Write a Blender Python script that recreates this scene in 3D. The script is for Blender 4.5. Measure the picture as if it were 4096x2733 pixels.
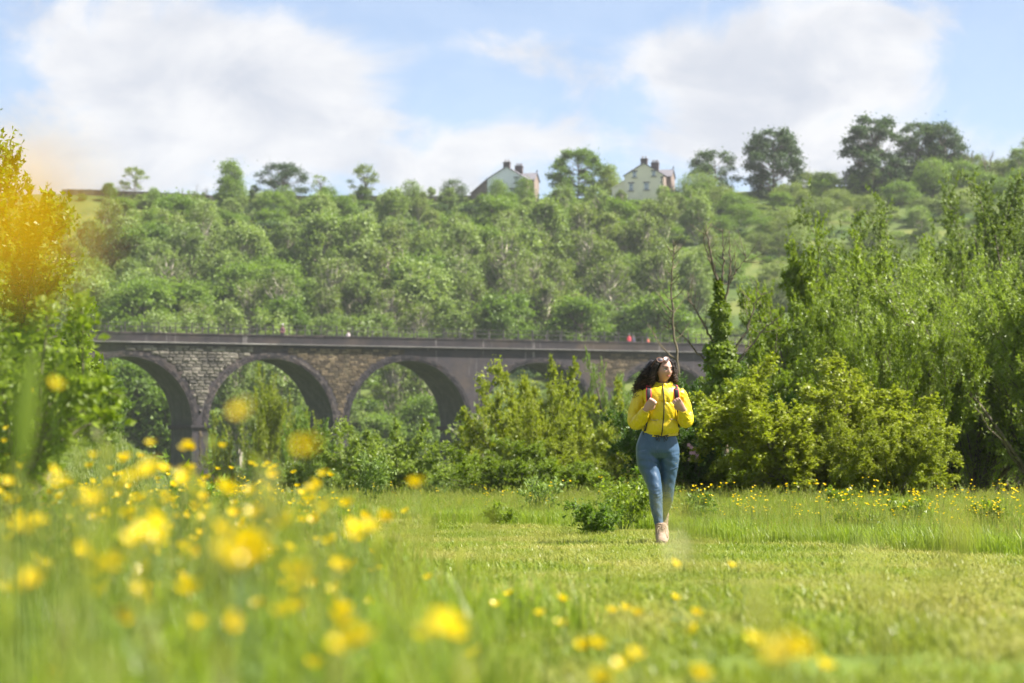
import bpy, math, random
import numpy as np
from mathutils import Vector, Matrix

random.seed(7)
RNG = np.random.default_rng(7)
R_ = math.radians
scene = bpy.context.scene
col = scene.collection
for o in list(bpy.data.objects):
    bpy.data.objects.remove(o)

# ------------------------------------------------------------------ camera
HC = 0.94                                   # eye height of the crouching photographer
LENS = 85.0
FPX = 4096 * LENS / 36.0                    # focal length in photograph pixels
PITCH = math.atan(407 / FPX)
cam_d = bpy.data.cameras.new('camera')
cam = bpy.data.objects.new('camera', cam_d)
col.objects.link(cam)
cam.location = (0, 0, HC)
cam.rotation_euler = (math.pi / 2 + PITCH, 0, 0)
cam_d.lens = LENS
cam_d.sensor_width = 36
cam_d.clip_start = 0.05
cam_d.clip_end = 9000
cam_d.dof.use_dof = True
cam_d.dof.focus_distance = 22.0
cam_d.dof.aperture_fstop = 3.7
scene.camera = cam

# ------------------------------------------------------------------ light
SUN_EL, SUN_AZ = R_(52), R_(93)             # azimuth measured from +Y towards +X
SUN_DIR = Vector((math.sin(SUN_AZ) * math.cos(SUN_EL), math.cos(SUN_AZ) * math.cos(SUN_EL), math.sin(SUN_EL)))
sun_d = bpy.data.lights.new('sun', 'SUN')
sun = bpy.data.objects.new('sun', sun_d)
col.objects.link(sun)
sun_d.energy = 4.2
sun_d.angle = R_(0.6)
sun_d.color = (1.0, 0.95, 0.86)
sun.rotation_euler = (-SUN_DIR).to_track_quat('-Z', 'Y').to_euler()
sun.location = (60, 40, 90)

scene.view_settings.view_transform = 'Standard'
scene.view_settings.look = 'None'
scene.view_settings.exposure = 1.88
scene.view_settings.gamma = 1.0
scene.view_settings.use_curve_mapping = False
scene.render.engine = 'CYCLES'
cy = scene.cycles
cy.use_denoising = True
cy.use_adaptive_sampling = True
cy.adaptive_threshold = 0.02
cy.max_bounces = 5
cy.diffuse_bounces = 3
cy.glossy_bounces = 2
cy.transmission_bounces = 5
cy.transparent_max_bounces = 4
cy.volume_bounces = 0
cy.sample_clamp_indirect = 6.0
cy.caustics_reflective = False
cy.caustics_refractive = False

# ------------------------------------------------------------------ node helpers
class NT:
    """Small wrapper for building node trees."""
    def __init__(self, tree):
        self.t = tree
        self.n = tree.nodes
        self.l = tree.links
    def node(self, kind, **kw):
        nd = self.n.new(kind)
        for k, v in kw.items():
            setattr(nd, k, v)
        return nd
    def put(self, sock, v):
        if isinstance(v, bpy.types.NodeSocket):
            self.l.new(v, sock)
        elif v is not None:
            sock.default_value = v
    def math(self, op, a, b=None, c=None, clamp=False):
        nd = self.node('ShaderNodeMath', operation=op, use_clamp=clamp)
        for i, v in enumerate((a, b, c)):
            if v is not None:
                self.put(nd.inputs[i], v)
        return nd.outputs[0]
    def vmath(self, op, a, b=None):
        nd = self.node('ShaderNodeVectorMath', operation=op)
        self.put(nd.inputs[0], a)
        if b is not None:
            self.put(nd.inputs[1], b)
        return nd.outputs[0]
    def mix(self, fac, a, b, kind='RGBA', blend='MIX'):
        nd = self.node('ShaderNodeMix', data_type=kind, blend_type=blend)
        if kind == 'RGBA':
            ia, ib, out = 6, 7, 2
        else:
            ia, ib, out = 2, 3, 0
        self.put(nd.inputs[0], fac)
        self.put(nd.inputs[ia], a)
        self.put(nd.inputs[ib], b)
        return nd.outputs[out]
    def noise(self, vec, scale, detail=4, rough=0.55, dist=0.0):
        nd = self.node('ShaderNodeTexNoise')
        if vec is not None:
            self.l.new(vec, nd.inputs['Vector'])
        nd.inputs['Scale'].default_value = scale
        nd.inputs['Detail'].default_value = detail
        nd.inputs['Roughness'].default_value = rough
        nd.inputs['Distortion'].default_value = dist
        return nd.outputs[0]
    def ramp(self, fac, stops):
        nd = self.node('ShaderNodeValToRGB')
        el = nd.color_ramp.elements
        el[0].position, el[0].color = stops[0][0], (*stops[0][1], 1)
        el[1].position, el[1].color = stops[-1][0], (*stops[-1][1], 1)
        for p, c in stops[1:-1]:
            e = el.new(p)
            e.color = (*c, 1)
        self.put(nd.inputs[0], fac)
        return nd.outputs[0]
    def remap(self, v, a, b, c=0.0, d=1.0, smooth=True):
        nd = self.node('ShaderNodeMapRange', interpolation_type='SMOOTHSTEP' if smooth else 'LINEAR')
        self.put(nd.inputs[0], v)
        for i, q in enumerate((a, b, c, d)):
            nd.inputs[i + 1].default_value = q
        return nd.outputs[0]
    def sep(self, v):
        nd = self.node('ShaderNodeSeparateXYZ')
        self.l.new(v, nd.inputs[0])
        return nd.outputs
    def comb(self, x, y, z):
        nd = self.node('ShaderNodeCombineXYZ')
        for i, v in enumerate((x, y, z)):
            self.put(nd.inputs[i], v)
        return nd.outputs[0]

# ------------------------------------------------------------------ sky with broken cloud
EXPO = 2 ** scene.view_settings.exposure
world = bpy.data.worlds.new('World')
scene.world = world
world.use_nodes = True
w = NT(world.node_tree)
w.n.clear()
sky = w.node('ShaderNodeTexSky', sky_type='NISHITA')
sky.sun_disc = False
sky.sun_elevation = SUN_EL
sky.sun_rotation = SUN_AZ
sky.altitude = 700
sky.air_density = 0.85
sky.dust_density = 0.5
sky.ozone_density = 3.6
bg_sky = w.node('ShaderNodeBackground')
bg_sky.inputs[1].default_value = 0.05
w.l.new(sky.outputs[0], bg_sky.inputs[0])
tc = w.node('ShaderNodeTexCoord')
dirv = tc.outputs['Generated']
sx, sy, sz = w.sep(dirv)[:3]
warp = w.noise(dirv, 9.0, 3, 0.5)
pos = w.comb(sx, w.math('MULTIPLY', sy, 0.6), w.math('MULTIPLY', sz, 1.7))
fbm = w.noise(pos, 12.0, 10, 0.60, 0.5)
front = w.remap(sy, 0.2, 0.6)

def sky_dir(px, py):
    a, b = (px - 2048) / FPX, (1366.5 - py) / FPX
    d = Vector((a, math.cos(PITCH) - b * math.sin(PITCH), math.sin(PITCH) + b * math.cos(PITCH)))
    return d.normalized()

acc = None
for px, py, rx, ry, amp in [
        (1000, 480, 560, 420, 0.55), (520, 300, 420, 430, 0.42), (1150, 260, 360, 210, 0.42), (1500, 640, 420, 230, 0.36), (250, 650, 420, 300, 0.36),
        (1900, 180, 420, 130, 0.36), (3150, 230, 640, 260, 0.52), (2850, 330, 620, 200, 0.36), (2500, 620, 900, 190, 0.46),
        (3900, 570, 520, 190, 0.46), (3620, 130, 260, 80, 0.3), (40, 180, 160, 190, 0.3), (3200, 640, 600, 130, 0.34),
        (1650, 320, 300, 260, -0.22), (2250, 420, 360, 110, -0.3), (3960, 260, 420, 260, -0.26), (120, 300, 130, 170, -0.25), (1900, 30, 500, 110, -0.3), (3400, 470, 420, 60, -0.3)]:
    c = sky_dir(px, py)
    dx = w.math('DIVIDE', w.math('SUBTRACT', sx, c.x), rx / FPX)
    dz = w.math('DIVIDE', w.math('SUBTRACT', sz, c.z), ry / FPX)
    r2 = w.math('ADD', w.math('MULTIPLY', dx, dx), w.math('MULTIPLY', dz, dz))
    g = w.math('MULTIPLY', w.math('POWER', 2.718, w.math('MULTIPLY', r2, -0.9)), amp)
    acc = g if acc is None else w.math('ADD', acc, g)
acc = w.math('MULTIPLY', acc, front)
# away from the view the same broken cloud simply goes on
base = w.math('MULTIPLY_ADD', w.math('SUBTRACT', 1.0, front), 0.1, w.math('MULTIPLY', fbm, 2.7))
dens = w.math('ADD', acc, base)
mask = w.math('MULTIPLY_ADD', w.remap(dens, 1.44, 2.0), 0.68, 0.28)
mask = w.math('MULTIPLY', mask, w.remap(sz, -0.02, 0.02))
fine = w.noise(pos, 17.0, 6, 0.55, 0.4)
shade = w.math('MULTIPLY_ADD', w.remap(dens, 1.8, 2.6), -0.25, w.remap(fine, 0.3, 0.68, 0.55, 1.15))
ccol = w.mix(shade, (0.52, 0.58, 0.71, 1), (0.98, 0.98, 1.0, 1))
bg_c = w.node('ShaderNodeBackground')
bg_c.inputs[1].default_value = 0.97 / EXPO
w.l.new(ccol, bg_c.inputs[0])
ms = w.node('ShaderNodeMixShader')
w.l.new(mask, ms.inputs[0])
w.l.new(bg_sky.outputs[0], ms.inputs[1])
w.l.new(bg_c.outputs[0], ms.inputs[2])
wo = w.node('ShaderNodeOutputWorld')
w.l.new(ms.outputs[0], wo.inputs[0])

# ------------------------------------------------------------------ general helpers
def ray(px, py, D):
    """World point at depth Y = D seen at photograph pixel (px, py)."""
    a, b = (px - 2048) / FPX, (1366.5 - py) / FPX
    dy = math.cos(PITCH) - b * math.sin(PITCH)
    dz = math.sin(PITCH) + b * math.cos(PITCH)
    t = D / dy
    return Vector((a * t, D, HC + dz * t))

def X_at(px, D):
    return (px - 2048) / FPX * D

def px_of(x, y):
    return 2048 + x / max(y, 0.1) * FPX

def tag(o, label=None, cat=None, group=None, kind=None):
    if label: o['label'] = label
    if cat: o['category'] = cat
    if group: o['group'] = group
    if kind: o['kind'] = kind
    return o

def empty(name, loc=(0, 0, 0), rz=0.0, sc=(1, 1, 1)):
    o = bpy.data.objects.new(name, None)
    o.empty_display_size = 0.1
    o.location = loc
    o.rotation_euler = (0, 0, rz)
    o.scale = sc
    col.objects.link(o)
    return o

def link(name, me, parent=None, loc=None, rot=None, sc=None):
    o = bpy.data.objects.new(name, me)
    col.objects.link(o)
    if parent is not None: o.parent = parent
    if loc is not None: o.location = loc
    if rot is not None: o.rotation_euler = rot
    if sc is not None: o.scale = sc
    return o

def nrm(a):
    return a / np.maximum(np.linalg.norm(a, axis=-1, keepdims=True), 1e-9)

class Geo:
    """Collects quads; builds one mesh."""
    def __init__(self):
        self.v, self.f, self.t, self.m, self.n = [], [], [], [], 0
        self.tri, self.tm = [], []
    def add(self, v, f, tint=None, mi=0):
        v = np.asarray(v, float).reshape(-1, 3)
        f = np.asarray(f, int).reshape(-1, 4)
        self.v.append(v)
        self.f.append(f + self.n)
        self.t.append(np.full(len(v), 0.5) if tint is None else np.asarray(tint, float).reshape(-1))
        self.m.append(np.full(len(f), mi))
        self.n += len(v)
    def box(self, c, s, mi=0, rot=None, tint=None):
        q = np.array([[x, y, z] for z in (-.5, .5) for y in (-.5, .5) for x in (-.5, .5)]) * np.asarray(s, float)
        if rot is not None: q = q @ np.asarray(rot).T
        self.add(q + np.asarray(c, float), [[0, 2, 3, 1], [4, 5, 7, 6], [0, 1, 5, 4], [2, 6, 7, 3], [0, 4, 6, 2], [1, 3, 7, 5]],
                 None if tint is None else np.full(8, tint), mi)
    def tubes(self, P, Rr, sides=5, mi=0, tint=None):
        P = np.asarray(P, float); Rr = np.asarray(Rr, float)
        if P.ndim == 2: P, Rr = P[None], Rr[None]
        n, k, _ = P.shape
        T = nrm(np.gradient(P, axis=1))
        ref = np.where(np.abs(T[:, :1, 2:3]) > 0.9, np.array([1.0, 0, 0]), np.array([0, 0, 1.0]))
        ref = np.repeat(ref, k, axis=1)
        A = nrm(np.cross(T, ref)); B = np.cross(T, A)
        an = np.arange(sides) / sides * 2 * np.pi
        V = P[:, :, None] + Rr[:, :, None, None] * (A[:, :, None] * np.cos(an)[:, None] + B[:, :, None] * np.sin(an)[:, None])
        i = np.arange(n)[:, None, None]; j = np.arange(k - 1)[None, :, None]; s = np.arange(sides)[None, None]
        b = (i * k + j) * sides
        f = np.stack([b + s, b + (s + 1) % sides, b + sides + (s + 1) % sides, b + sides + s], -1)
        self.add(V, f, None if tint is None else np.full(V.size // 3, tint), mi)
    def leaves(self, p, a, nv, L, W, tint=None, mi=0, fold=0.0, tri=False):
        a = nrm(a); b = nrm(np.cross(nv, a)); nn = np.cross(a, b)
        if tri:                                   # far leaves: one triangle each
            L = np.asarray(L, float)[:, None]; W = np.asarray(W, float)[:, None]
            V = np.stack([p - b * W * .62, p + b * W * .62, p + a * L], 1)
            self.tri.append(np.arange(len(p) * 3).reshape(-1, 3) + self.n); self.tm.append(np.full(len(p), mi))
            self.v.append(V.reshape(-1, 3)); self.t.append(np.full(len(p) * 3, .5) if tint is None else np.repeat(tint, 3)); self.n += len(p) * 3
            return
        L = np.broadcast_to(np.asarray(L, float), (len(p),))[:, None]; W = np.broadcast_to(np.asarray(W, float), (len(p),))[:, None]
        V = np.stack([p, p + a * L * .45 + b * W * .5 + nn * W * fold, p + a * L, p + a * L * .45 - b * W * .5 + nn * W * fold], 1)
        f = np.arange(len(p) * 4).reshape(-1, 4)
        self.add(V, f, None if tint is None else np.repeat(tint, 4), mi)
    def mesh(self, name, mats, smooth=False):
        v = np.concatenate(self.v); t = np.concatenate(self.t)
        f = np.concatenate(self.f) if self.f else np.zeros((0, 4), int); tr = np.concatenate(self.tri) if self.tri else np.zeros((0, 3), int)
        mi = np.concatenate(self.m + self.tm)
        lv = np.concatenate([f.ravel(), tr.ravel()]); ls = np.concatenate([np.arange(len(f)) * 4, len(f) * 4 + np.arange(len(tr)) * 3])
        me = bpy.data.meshes.new(name)
        me.vertices.add(len(v)); me.vertices.foreach_set('co', v.astype(np.float32).ravel())
        me.loops.add(len(lv)); me.loops.foreach_set('vertex_index', lv.astype(np.int32))
        me.polygons.add(len(ls)); me.polygons.foreach_set('loop_start', ls.astype(np.int32))
        if mi.any(): me.polygons.foreach_set('material_index', mi.astype(np.int32))
        me.polygons.foreach_set('use_smooth', np.full(len(ls), bool(smooth)))
        at = me.attributes.new('tint', 'FLOAT', 'POINT'); at.data.foreach_set('value', t.astype(np.float32))
        for m in (mats if isinstance(mats, (list, tuple)) else [mats]): me.materials.append(m)
        me.update(calc_edges=True)
        return me

def smooth01(a, b, x):
    t = np.clip((x - a) / (b - a), 0, 1)
    return t * t * (3 - 2 * t)

def nvec(n, rng):
    return nrm(rng.normal(size=(n, 3)))

# ------------------------------------------------------------------ materials
def new_mat(name):
    m = bpy.data.materials.new(name)
    m.use_nodes = True
    t = NT(m.node_tree)
    t.n.clear()
    out = t.node('ShaderNodeOutputMaterial')
    return m, t, out

def leaf_mat(name, ramp, trans=0.35, rough=0.5, tcol=None, rnd=0.35, spec=0.5):
    """Leaves: colour varies leaf by leaf (tint) and plant by plant (object random)."""
    m, t, out = new_mat(name)
    at = t.node('ShaderNodeAttribute', attribute_name='tint')
    oi = t.node('ShaderNodeObjectInfo')
    f = t.math('ADD', t.math('MULTIPLY', at.outputs['Fac'], 1 - rnd), t.math('MULTIPLY', oi.outputs['Random'], rnd))
    c = t.ramp(f, ramp)
    p = t.node('ShaderNodeBsdfPrincipled')
    t.l.new(c, p.inputs['Base Color'])
    p.inputs['Roughness'].default_value = rough
    p.inputs['Specular IOR Level'].default_value = spec
    tr = t.node('ShaderNodeBsdfTranslucent')
    t.l.new(t.mix(1.0, c, tcol or (1.25, 1.35, 0.55, 1), blend='MULTIPLY'), tr.inputs[0])
    mx = t.node('ShaderNodeMixShader')
    mx.inputs[0].default_value = trans
    t.l.new(p.outputs[0], mx.inputs[1]); t.l.new(tr.outputs[0], mx.inputs[2])
    t.l.new(mx.outputs[0], out.inputs[0])
    return m

def simple_mat(name, c, rough=0.7, noise=None, bump=0.0, metal=0.0, spec=0.5, sheen=0.0, coords='Object'):
    """noise = (scale, colour b, lo, hi)"""
    m, t, out = new_mat(name)
    p = t.node('ShaderNodeBsdfPrincipled')
    p.inputs['Roughness'].default_value = rough
    p.inputs['Metallic'].default_value = metal
    p.inputs['Specular IOR Level'].default_value = spec
    p.inputs['Base Color'].default_value = (*c, 1)
    if sheen: p.inputs['Sheen Weight'].default_value = sheen
    tcn = t.node('ShaderNodeTexCoord')
    if noise:
        sc, cb, lo, hi = noise
        nz = t.noise(tcn.outputs[coords], sc, 6, 0.6)
        t.l.new(t.mix(t.remap(nz, lo, hi), (*c, 1), (*cb, 1)), p.inputs['Base Color'])
        if bump:
            b = t.node('ShaderNodeBump')
            b.inputs['Strength'].default_value = bump
            b.inputs['Distance'].default_value = 0.02
            t.l.new(nz, b.inputs['Height'])
            t.l.new(b.outputs[0], p.inputs['Normal'])
    t.l.new(p.outputs[0], out.inputs[0])
    return m
# ------------------------------------------------------------------ terrain
_CREST = np.array([(-900, 790), (288, 778), (575, 788), (854, 800), (1743, 806), (2440, 790), (2858, 770), (3225, 756), (3486, 752), (3747, 716), (3887, 684), (4096, 630), (5200, 420)], float)
CREST_D = 480.0
_CZ = np.array([ray(p, q, CREST_D).z for p, q in _CREST])

def vnoise(x, y, s, seed=0):
    """cheap smooth value noise from summed sines"""
    r = np.random.default_rng(seed)
    o = np.zeros_like(x, dtype=float)
    for i in range(5):
        a = r.uniform(0, 6.28); k = s * (1.0 + 0.7 * i)
        o += np.sin((x * math.cos(a) + y * math.sin(a)) * k + r.uniform(0, 6.28)) / (1 + 0.6 * i)
    return o / 2.6

def height(x, y):
    x = np.asarray(x, float); y = np.asarray(y, float)
    yy = np.maximum(y, 0.5)
    # meadow: falls gently away from the camera
    z = 0.027 * np.clip(22 - y, 0, 60) + 0.025 * vnoise(x, y, 0.5, 3)
    z = z + 0.03 * smooth01(-0.2, -3.0, x + 0.08 * y) * smooth01(30, 8, y)
    z = z - 0.006 * np.clip(y - 22, 0, 20)
    # the land drops to the river beyond the meadow
    z = z - 9.6 * smooth01(39, 150, y + 2.0 * vnoise(x, y, 0.12, 5))
    # grassy spur coming down from the left
    s = (-8.5 - 0.055 * (y - 30)) - x
    spur = np.clip(s, 0, 40) * 0.5 * smooth01(30, 60, y) * (1 - smooth01(170, 235, y))
    z = z + spur + 1.6 * smooth01(-2, 6, s) * smooth01(50, 100, y) * (1 - smooth01(170, 235, y)) * 2.7
    # wooded valley side behind the viaduct
    pxx = 2048 + x / yy * FPX
    cz = np.interp(pxx, _CREST[:, 0], _CZ)
    t = np.clip((y - 286) / (CREST_D - 286), 0, None)
    side = -9.0 + (cz + 9.0) * np.minimum(t, 1.0) ** 0.93
    back = np.clip(y - CREST_D, 0, 4000)
    side = side - back * 0.035
    k = smooth01(240, 300, y)
    z = z * (1 - k) + side * k
    z = z + 0.7 * vnoise(x, y, 0.09, 9) * smooth01(300, 340, y) * (1 - 0.8 * smooth01(440, 480, y))
    return z

def h1(x, y):
    return float(height(np.array([x]), np.array([y]))[0])

def ground_mat():
    m, t, out = new_mat('meadow_turf')
    tcn = t.node('ShaderNodeTexCoord')
    o = tcn.outputs['Object']
    n1 = t.noise(o, 0.35, 5, 0.6); n2 = t.noise(o, 6.0, 6, 0.65); n3 = t.noise(o, 0.06, 4, 0.6)
    near = t.ramp(t.math('ADD', t.math('MULTIPLY', n1, .5), t.math('MULTIPLY', n2, .5)),
                  [(0.3, (0.06, 0.085, 0.012)), (0.5, (0.105, 0.15, 0.02)), (0.7, (0.17, 0.19, 0.04))])
    far = t.ramp(n3, [(0.35, (0.045, 0.078, 0.018)), (0.52, (0.085, 0.115, 0.026)), (0.7, (0.15, 0.16, 0.04))])
    yv = t.sep(o)[1]
    c = t.mix(t.remap(yv, 120, 260), near, far)
    p = t.node('ShaderNodeBsdfPrincipled')
    p.inputs['Roughness'].default_value = 0.9
    p.inputs['Specular IOR Level'].default_value = 0.15
    t.l.new(c, p.inputs['Base Color'])
    b = t.node('ShaderNodeBump'); b.inputs['Strength'].default_value = 0.6; b.inputs['Distance'].default_value = 0.05
    t.l.new(n2, b.inputs['Height']); t.l.new(b.outputs[0], p.inputs['Normal'])
    t.l.new(p.outputs[0], out.inputs[0])
    return m

def build_ground():
    ys = np.concatenate([np.arange(-20, 60, 0.8), np.arange(60, 300, 4), np.arange(300, 520, 4), [540, 600, 700, 900]])
    us = np.concatenate([[-1.6, -1.5, -1.4, -1.3], np.linspace(-1.2, 1.2, 121), [1.3, 1.4, 1.5, 1.6]])
    Y, U = np.meshgrid(ys, us, indexing='ij')
    Xs = U * np.maximum(14 + 0.42 * np.clip(Y, 0, None) , 14) * 0.75
    Xs = np.where(np.abs(U) > 1.25, np.sign(U) * (340 + (np.abs(U) - 1.2) * 800), Xs)
    Z = height(Xs, Y)
    n, k = Y.shape
    i, j = np.meshgrid(np.arange(n - 1), np.arange(k - 1), indexing='ij')
    a = i * k + j
    g = Geo()
    g.add(np.stack([Xs, Y, Z], -1), np.stack([a, a + 1, a + k + 1, a + k], -1))
    o = link('ground', g.mesh('ground', ground_mat(), True))
    tag(o, kind='structure', label='rolling green meadow and valley side')
    return o
ground = build_ground()

# river bed strip far below, hidden by the trees, is left to the terrain

# ------------------------------------------------------------------ scattering with geometry nodes (only for what nobody could count)
def scatter(name, pts, rot, scl, idx, sources, tilt=None):
    """One object that instances the source meshes on its points."""
    n = len(pts)
    me = bpy.data.meshes.new(name)
    me.vertices.add(n)
    me.vertices.foreach_set('co', np.asarray(pts, np.float32).ravel())
    r3 = np.zeros((n, 3), np.float32); r3[:, 2] = rot
    if tilt is not None: r3[:, :2] = tilt
    a = me.attributes.new('rot', 'FLOAT_VECTOR', 'POINT'); a.data.foreach_set('vector', r3.ravel())
    a = me.attributes.new('scl', 'FLOAT', 'POINT'); a.data.foreach_set('value', np.asarray(scl, np.float32))
    a = me.attributes.new('idx', 'INT', 'POINT'); a.data.foreach_set('value', np.asarray(idx, np.int32))
    o = link(name, me)
    src = bpy.data.collections.new(name + '_source')
    for i, s in enumerate(sources):
        so = bpy.data.objects.new('%s_source_%02d' % (name, i), s)
        src.objects.link(so)
    ng = bpy.data.node_groups.new(name + '_nodes', 'GeometryNodeTree')
    ng.interface.new_socket('Geometry', in_out='INPUT', socket_type='NodeSocketGeometry')
    ng.interface.new_socket('Geometry', in_out='OUTPUT', socket_type='NodeSocketGeometry')
    N = ng.nodes; L = ng.links
    gi = N.new('NodeGroupInput'); go = N.new('NodeGroupOutput')
    ci = N.new('GeometryNodeCollectionInfo')
    ci.inputs['Collection'].default_value = src
    ci.inputs['Separate Children'].default_value = True
    ci.inputs['Reset Children'].default_value = True
    ip = N.new('GeometryNodeInstanceOnPoints')
    ip.inputs['Pick Instance'].default_value = True
    def attr(nm, ty):
        q = N.new('GeometryNodeInputNamedAttribute'); q.data_type = ty; q.inputs['Name'].default_value = nm
        return q.outputs['Attribute']
    L.new(gi.outputs[0], ip.inputs['Points']); L.new(ci.outputs[0], ip.inputs['Instance'])
    L.new(attr('idx', 'INT'), ip.inputs['Instance Index'])
    er = N.new('FunctionNodeEulerToRotation')
    L.new(attr('rot', 'FLOAT_VECTOR'), er.inputs[0]); L.new(er.outputs[0], ip.inputs['Rotation'])
    L.new(attr('scl', 'FLOAT'), ip.inputs['Scale'])
    L.new(ip.outputs[0], go.inputs[0])
    md = o.modifiers.new('scatter', 'NODES'); md.node_group = ng
    return o
# ------------------------------------------------------------------ viaduct
VTH = R_(25)
VU = np.array([math.cos(VTH), math.sin(VTH), 0.0])         # along the viaduct, away to the right
VN = np.array([math.sin(VTH), -math.cos(VTH), 0.0])        # out of the near face
VO = np.array([X_at(802, 262.0), 262.0, 0.0])              # pier between first and second arch, near face
SPAN = 16.3; PIER = 1.85; RAD = (SPAN - PIER) / 2; Z_IMP = 2.62; STILT = 0.4
Z_STR = 11.7; Z_PAR = 12.86; Z_DECK = 12.1; Z_BASE = -10.5; VW = 8.4

def vp(s, d, z):
    """point: s along, d out of the near face (negative is inside), z up"""
    return VO + VU * s + VN * d + np.array([0, 0, z])

def stone_mat(name, cols, scale, mortar=None, rough=0.85, blotch=(0.03, 0.03, 0.03), rnd=0.5, bump=0.8):
    m, t, out = new_mat(name)
    tcn = t.node('ShaderNodeTexCoord'); geo = t.node('ShaderNodeNewGeometry')
    P = geo.outputs['Position']
    oi = t.node('ShaderNodeObjectInfo'); at = t.node('ShaderNodeAttribute', attribute_name='tint')
    n = t.noise(P, scale, 6, 0.65)
    f = t.math('ADD', t.math('MULTIPLY', n, 0.55), t.math('ADD', t.math('MULTIPLY', oi.outputs['Random'], rnd * 0.5), t.math('MULTIPLY', t.math('SUBTRACT', at.outputs['Fac'], 0.5), rnd)))
    c = t.ramp(f, cols)
    st = t.noise(t.vmath('MULTIPLY', P, (1, 1, 0.22)), 0.9, 5, 0.6)
    c = t.mix(t.remap(st, 0.5, 0.72, 0, 0.75), c, (*blotch, 1))
    p = t.node('ShaderNodeBsdfPrincipled')
    p.inputs['Roughness'].default_value = rough
    p.inputs['Specular IOR Level'].default_value = 0.25
    t.l.new(c, p.inputs['Base Color'])
    b = t.node('ShaderNodeBump'); b.inputs['Strength'].default_value = bump; b.inputs['Distance'].default_value = 0.06
    t.l.new(t.noise(P, scale * 4, 5, 0.7), b.inputs['Height']); t.l.new(b.outputs[0], p.inputs['Normal'])
    t.l.new(p.outputs[0], out.inputs[0])
    return m

def brick_mat(name, c1, c2, mort, stain):
    m, t, out = new_mat(name)
    geo = t.node('ShaderNodeNewGeometry')
    P = geo.outputs['Position']
    x, y, z = t.sep(P)[:3]
    s = t.math('ADD', t.math('MULTIPLY', x, float(VU[0])), t.math('MULTIPLY', y, float(VU[1])))
    bt = t.node('ShaderNodeTexBrick')
    t.l.new(t.comb(s, z, 0.0), bt.inputs['Vector'])
    bt.inputs['Scale'].default_value = 1.0
    bt.inputs['Brick Width'].default_value = 0.46
    bt.inputs['Row Height'].default_value = 0.15
    bt.inputs['Mortar Size'].default_value = 0.014
    bt.inputs['Color1'].default_value = (*c1, 1); bt.inputs['Color2'].default_value = (*c2, 1); bt.inputs['Mortar'].default_value = (*mort, 1)
    n = t.noise(P, 0.8, 6, 0.65)
    c = t.mix(t.remap(n, 0.42, 0.7, 0, 0.8), bt.outputs[0], (*stain, 1))
    st = t.noise(t.vmath('MULTIPLY', P, (1.6, 1.6, 0.12)), 1.1, 5, 0.6)
    c = t.mix(t.remap(st, 0.60, 0.74, 0, 0.7), c, (0.22, 0.20, 0.19, 1))
    c = t.mix(t.remap(t.noise(P, 0.16, 3, .6), 0.48, 0.66, 0, 0.35), c, (0.125, 0.088, 0.055, 1))
    p = t.node('ShaderNodeBsdfPrincipled')
    p.inputs['Roughness'].default_value = 0.75
    p.inputs['Specular IOR Level'].default_value = 0.3
    t.l.new(c, p.inputs['Base Color'])
    b = t.node('ShaderNodeBump'); b.inputs['Strength'].default_value = 0.5; b.inputs['Distance'].default_value = 0.02
    t.l.new(bt.outputs['Fac'], b.inputs['Height']); b.invert = True
    t.l.new(b.outputs[0], p.inputs['Normal'])
    t.l.new(p.outputs[0], out.inputs[0])
    return m

M_bluebrick = brick_mat('blue_engineering_brick', (0.042, 0.036, 0.045), (0.058, 0.041, 0.044), (0.042, 0.039, 0.042), (0.027, 0.024, 0.031))
M_ring = stone_mat('arch_ring_brick', [(0.2, (0.022, 0.020, 0.024)), (0.45, (0.045, 0.039, 0.043)), (0.65, (0.092, 0.072, 0.068)), (0.9, (0.21, 0.185, 0.17))], 1.5, blotch=(0.055, 0.04, 0.038), rnd=.45)
M_rubble = stone_mat('grey_rubble_stone', [(0.25, (0.07, 0.062, 0.055)), (0.42, (0.13, 0.115, 0.095)), (0.60, (0.24, 0.21, 0.175)), (0.82, (0.42, 0.385, 0.33))], 0.7, blotch=(0.07, 0.062, 0.055), rnd=0.6)
M_sand = stone_mat('brown_sandstone', [(0.25, (0.06, 0.045, 0.03)), (0.45, (0.15, 0.11, 0.07)), (0.62, (0.24, 0.185, 0.115)), (0.85, (0.36, 0.31, 0.24))], 0.8, blotch=(0.06, 0.055, 0.035), rnd=0.35)
M_soffit = stone_mat('mossy_soffit_stone', [(0.3, (0.045, 0.05, 0.04)), (0.5, (0.10, 0.105, 0.085)), (0.7, (0.21, 0.205, 0.17))], 0.9, blotch=(0.03, 0.042, 0.02), rnd=0.2)
M_joint = simple_mat('dark_mortar', (0.05, 0.045, 0.042), 0.9)
M_coping = stone_mat('sun_paled_coping', [(0.3, (0.20, 0.185, 0.18)), (0.6, (0.36, 0.33, 0.31)), (0.8, (0.5, 0.47, 0.44))], 1.0, blotch=(0.12, 0.11, 0.1))  # sun on the ledge is put into the pale stone colour
M_parapet = brick_mat('dark_parapet_brick', (0.028, 0.024, 0.029), (0.040, 0.030, 0.031), (0.028, 0.026, 0.028), (0.016, 0.015, 0.018))
M_iron = simple_mat('dark_iron', (0.035, 0.033, 0.032), 0.6, (3.0, (0.07, 0.055, 0.045), 0.4, 0.7))
M_deckm = simple_mat('gravel_deck', (0.25, 0.23, 0.2), 0.9, (2.0, (0.16, 0.15, 0.13), 0.4, 0.7))

S_LEFT, S_RIGHT = -2 * SPAN - 8, 6.6 * SPAN
ARCHES = [i * SPAN + SPAN / 2 for i in range(-3, 4)]        # arch centres along s; pier centres at multiples of SPAN

def arch_outline(r, zs, n=36):
    a = np.linspace(math.pi, 0, n)
    return np.stack([np.cos(a) * r, zs + np.sin(a) * r], -1)

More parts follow.
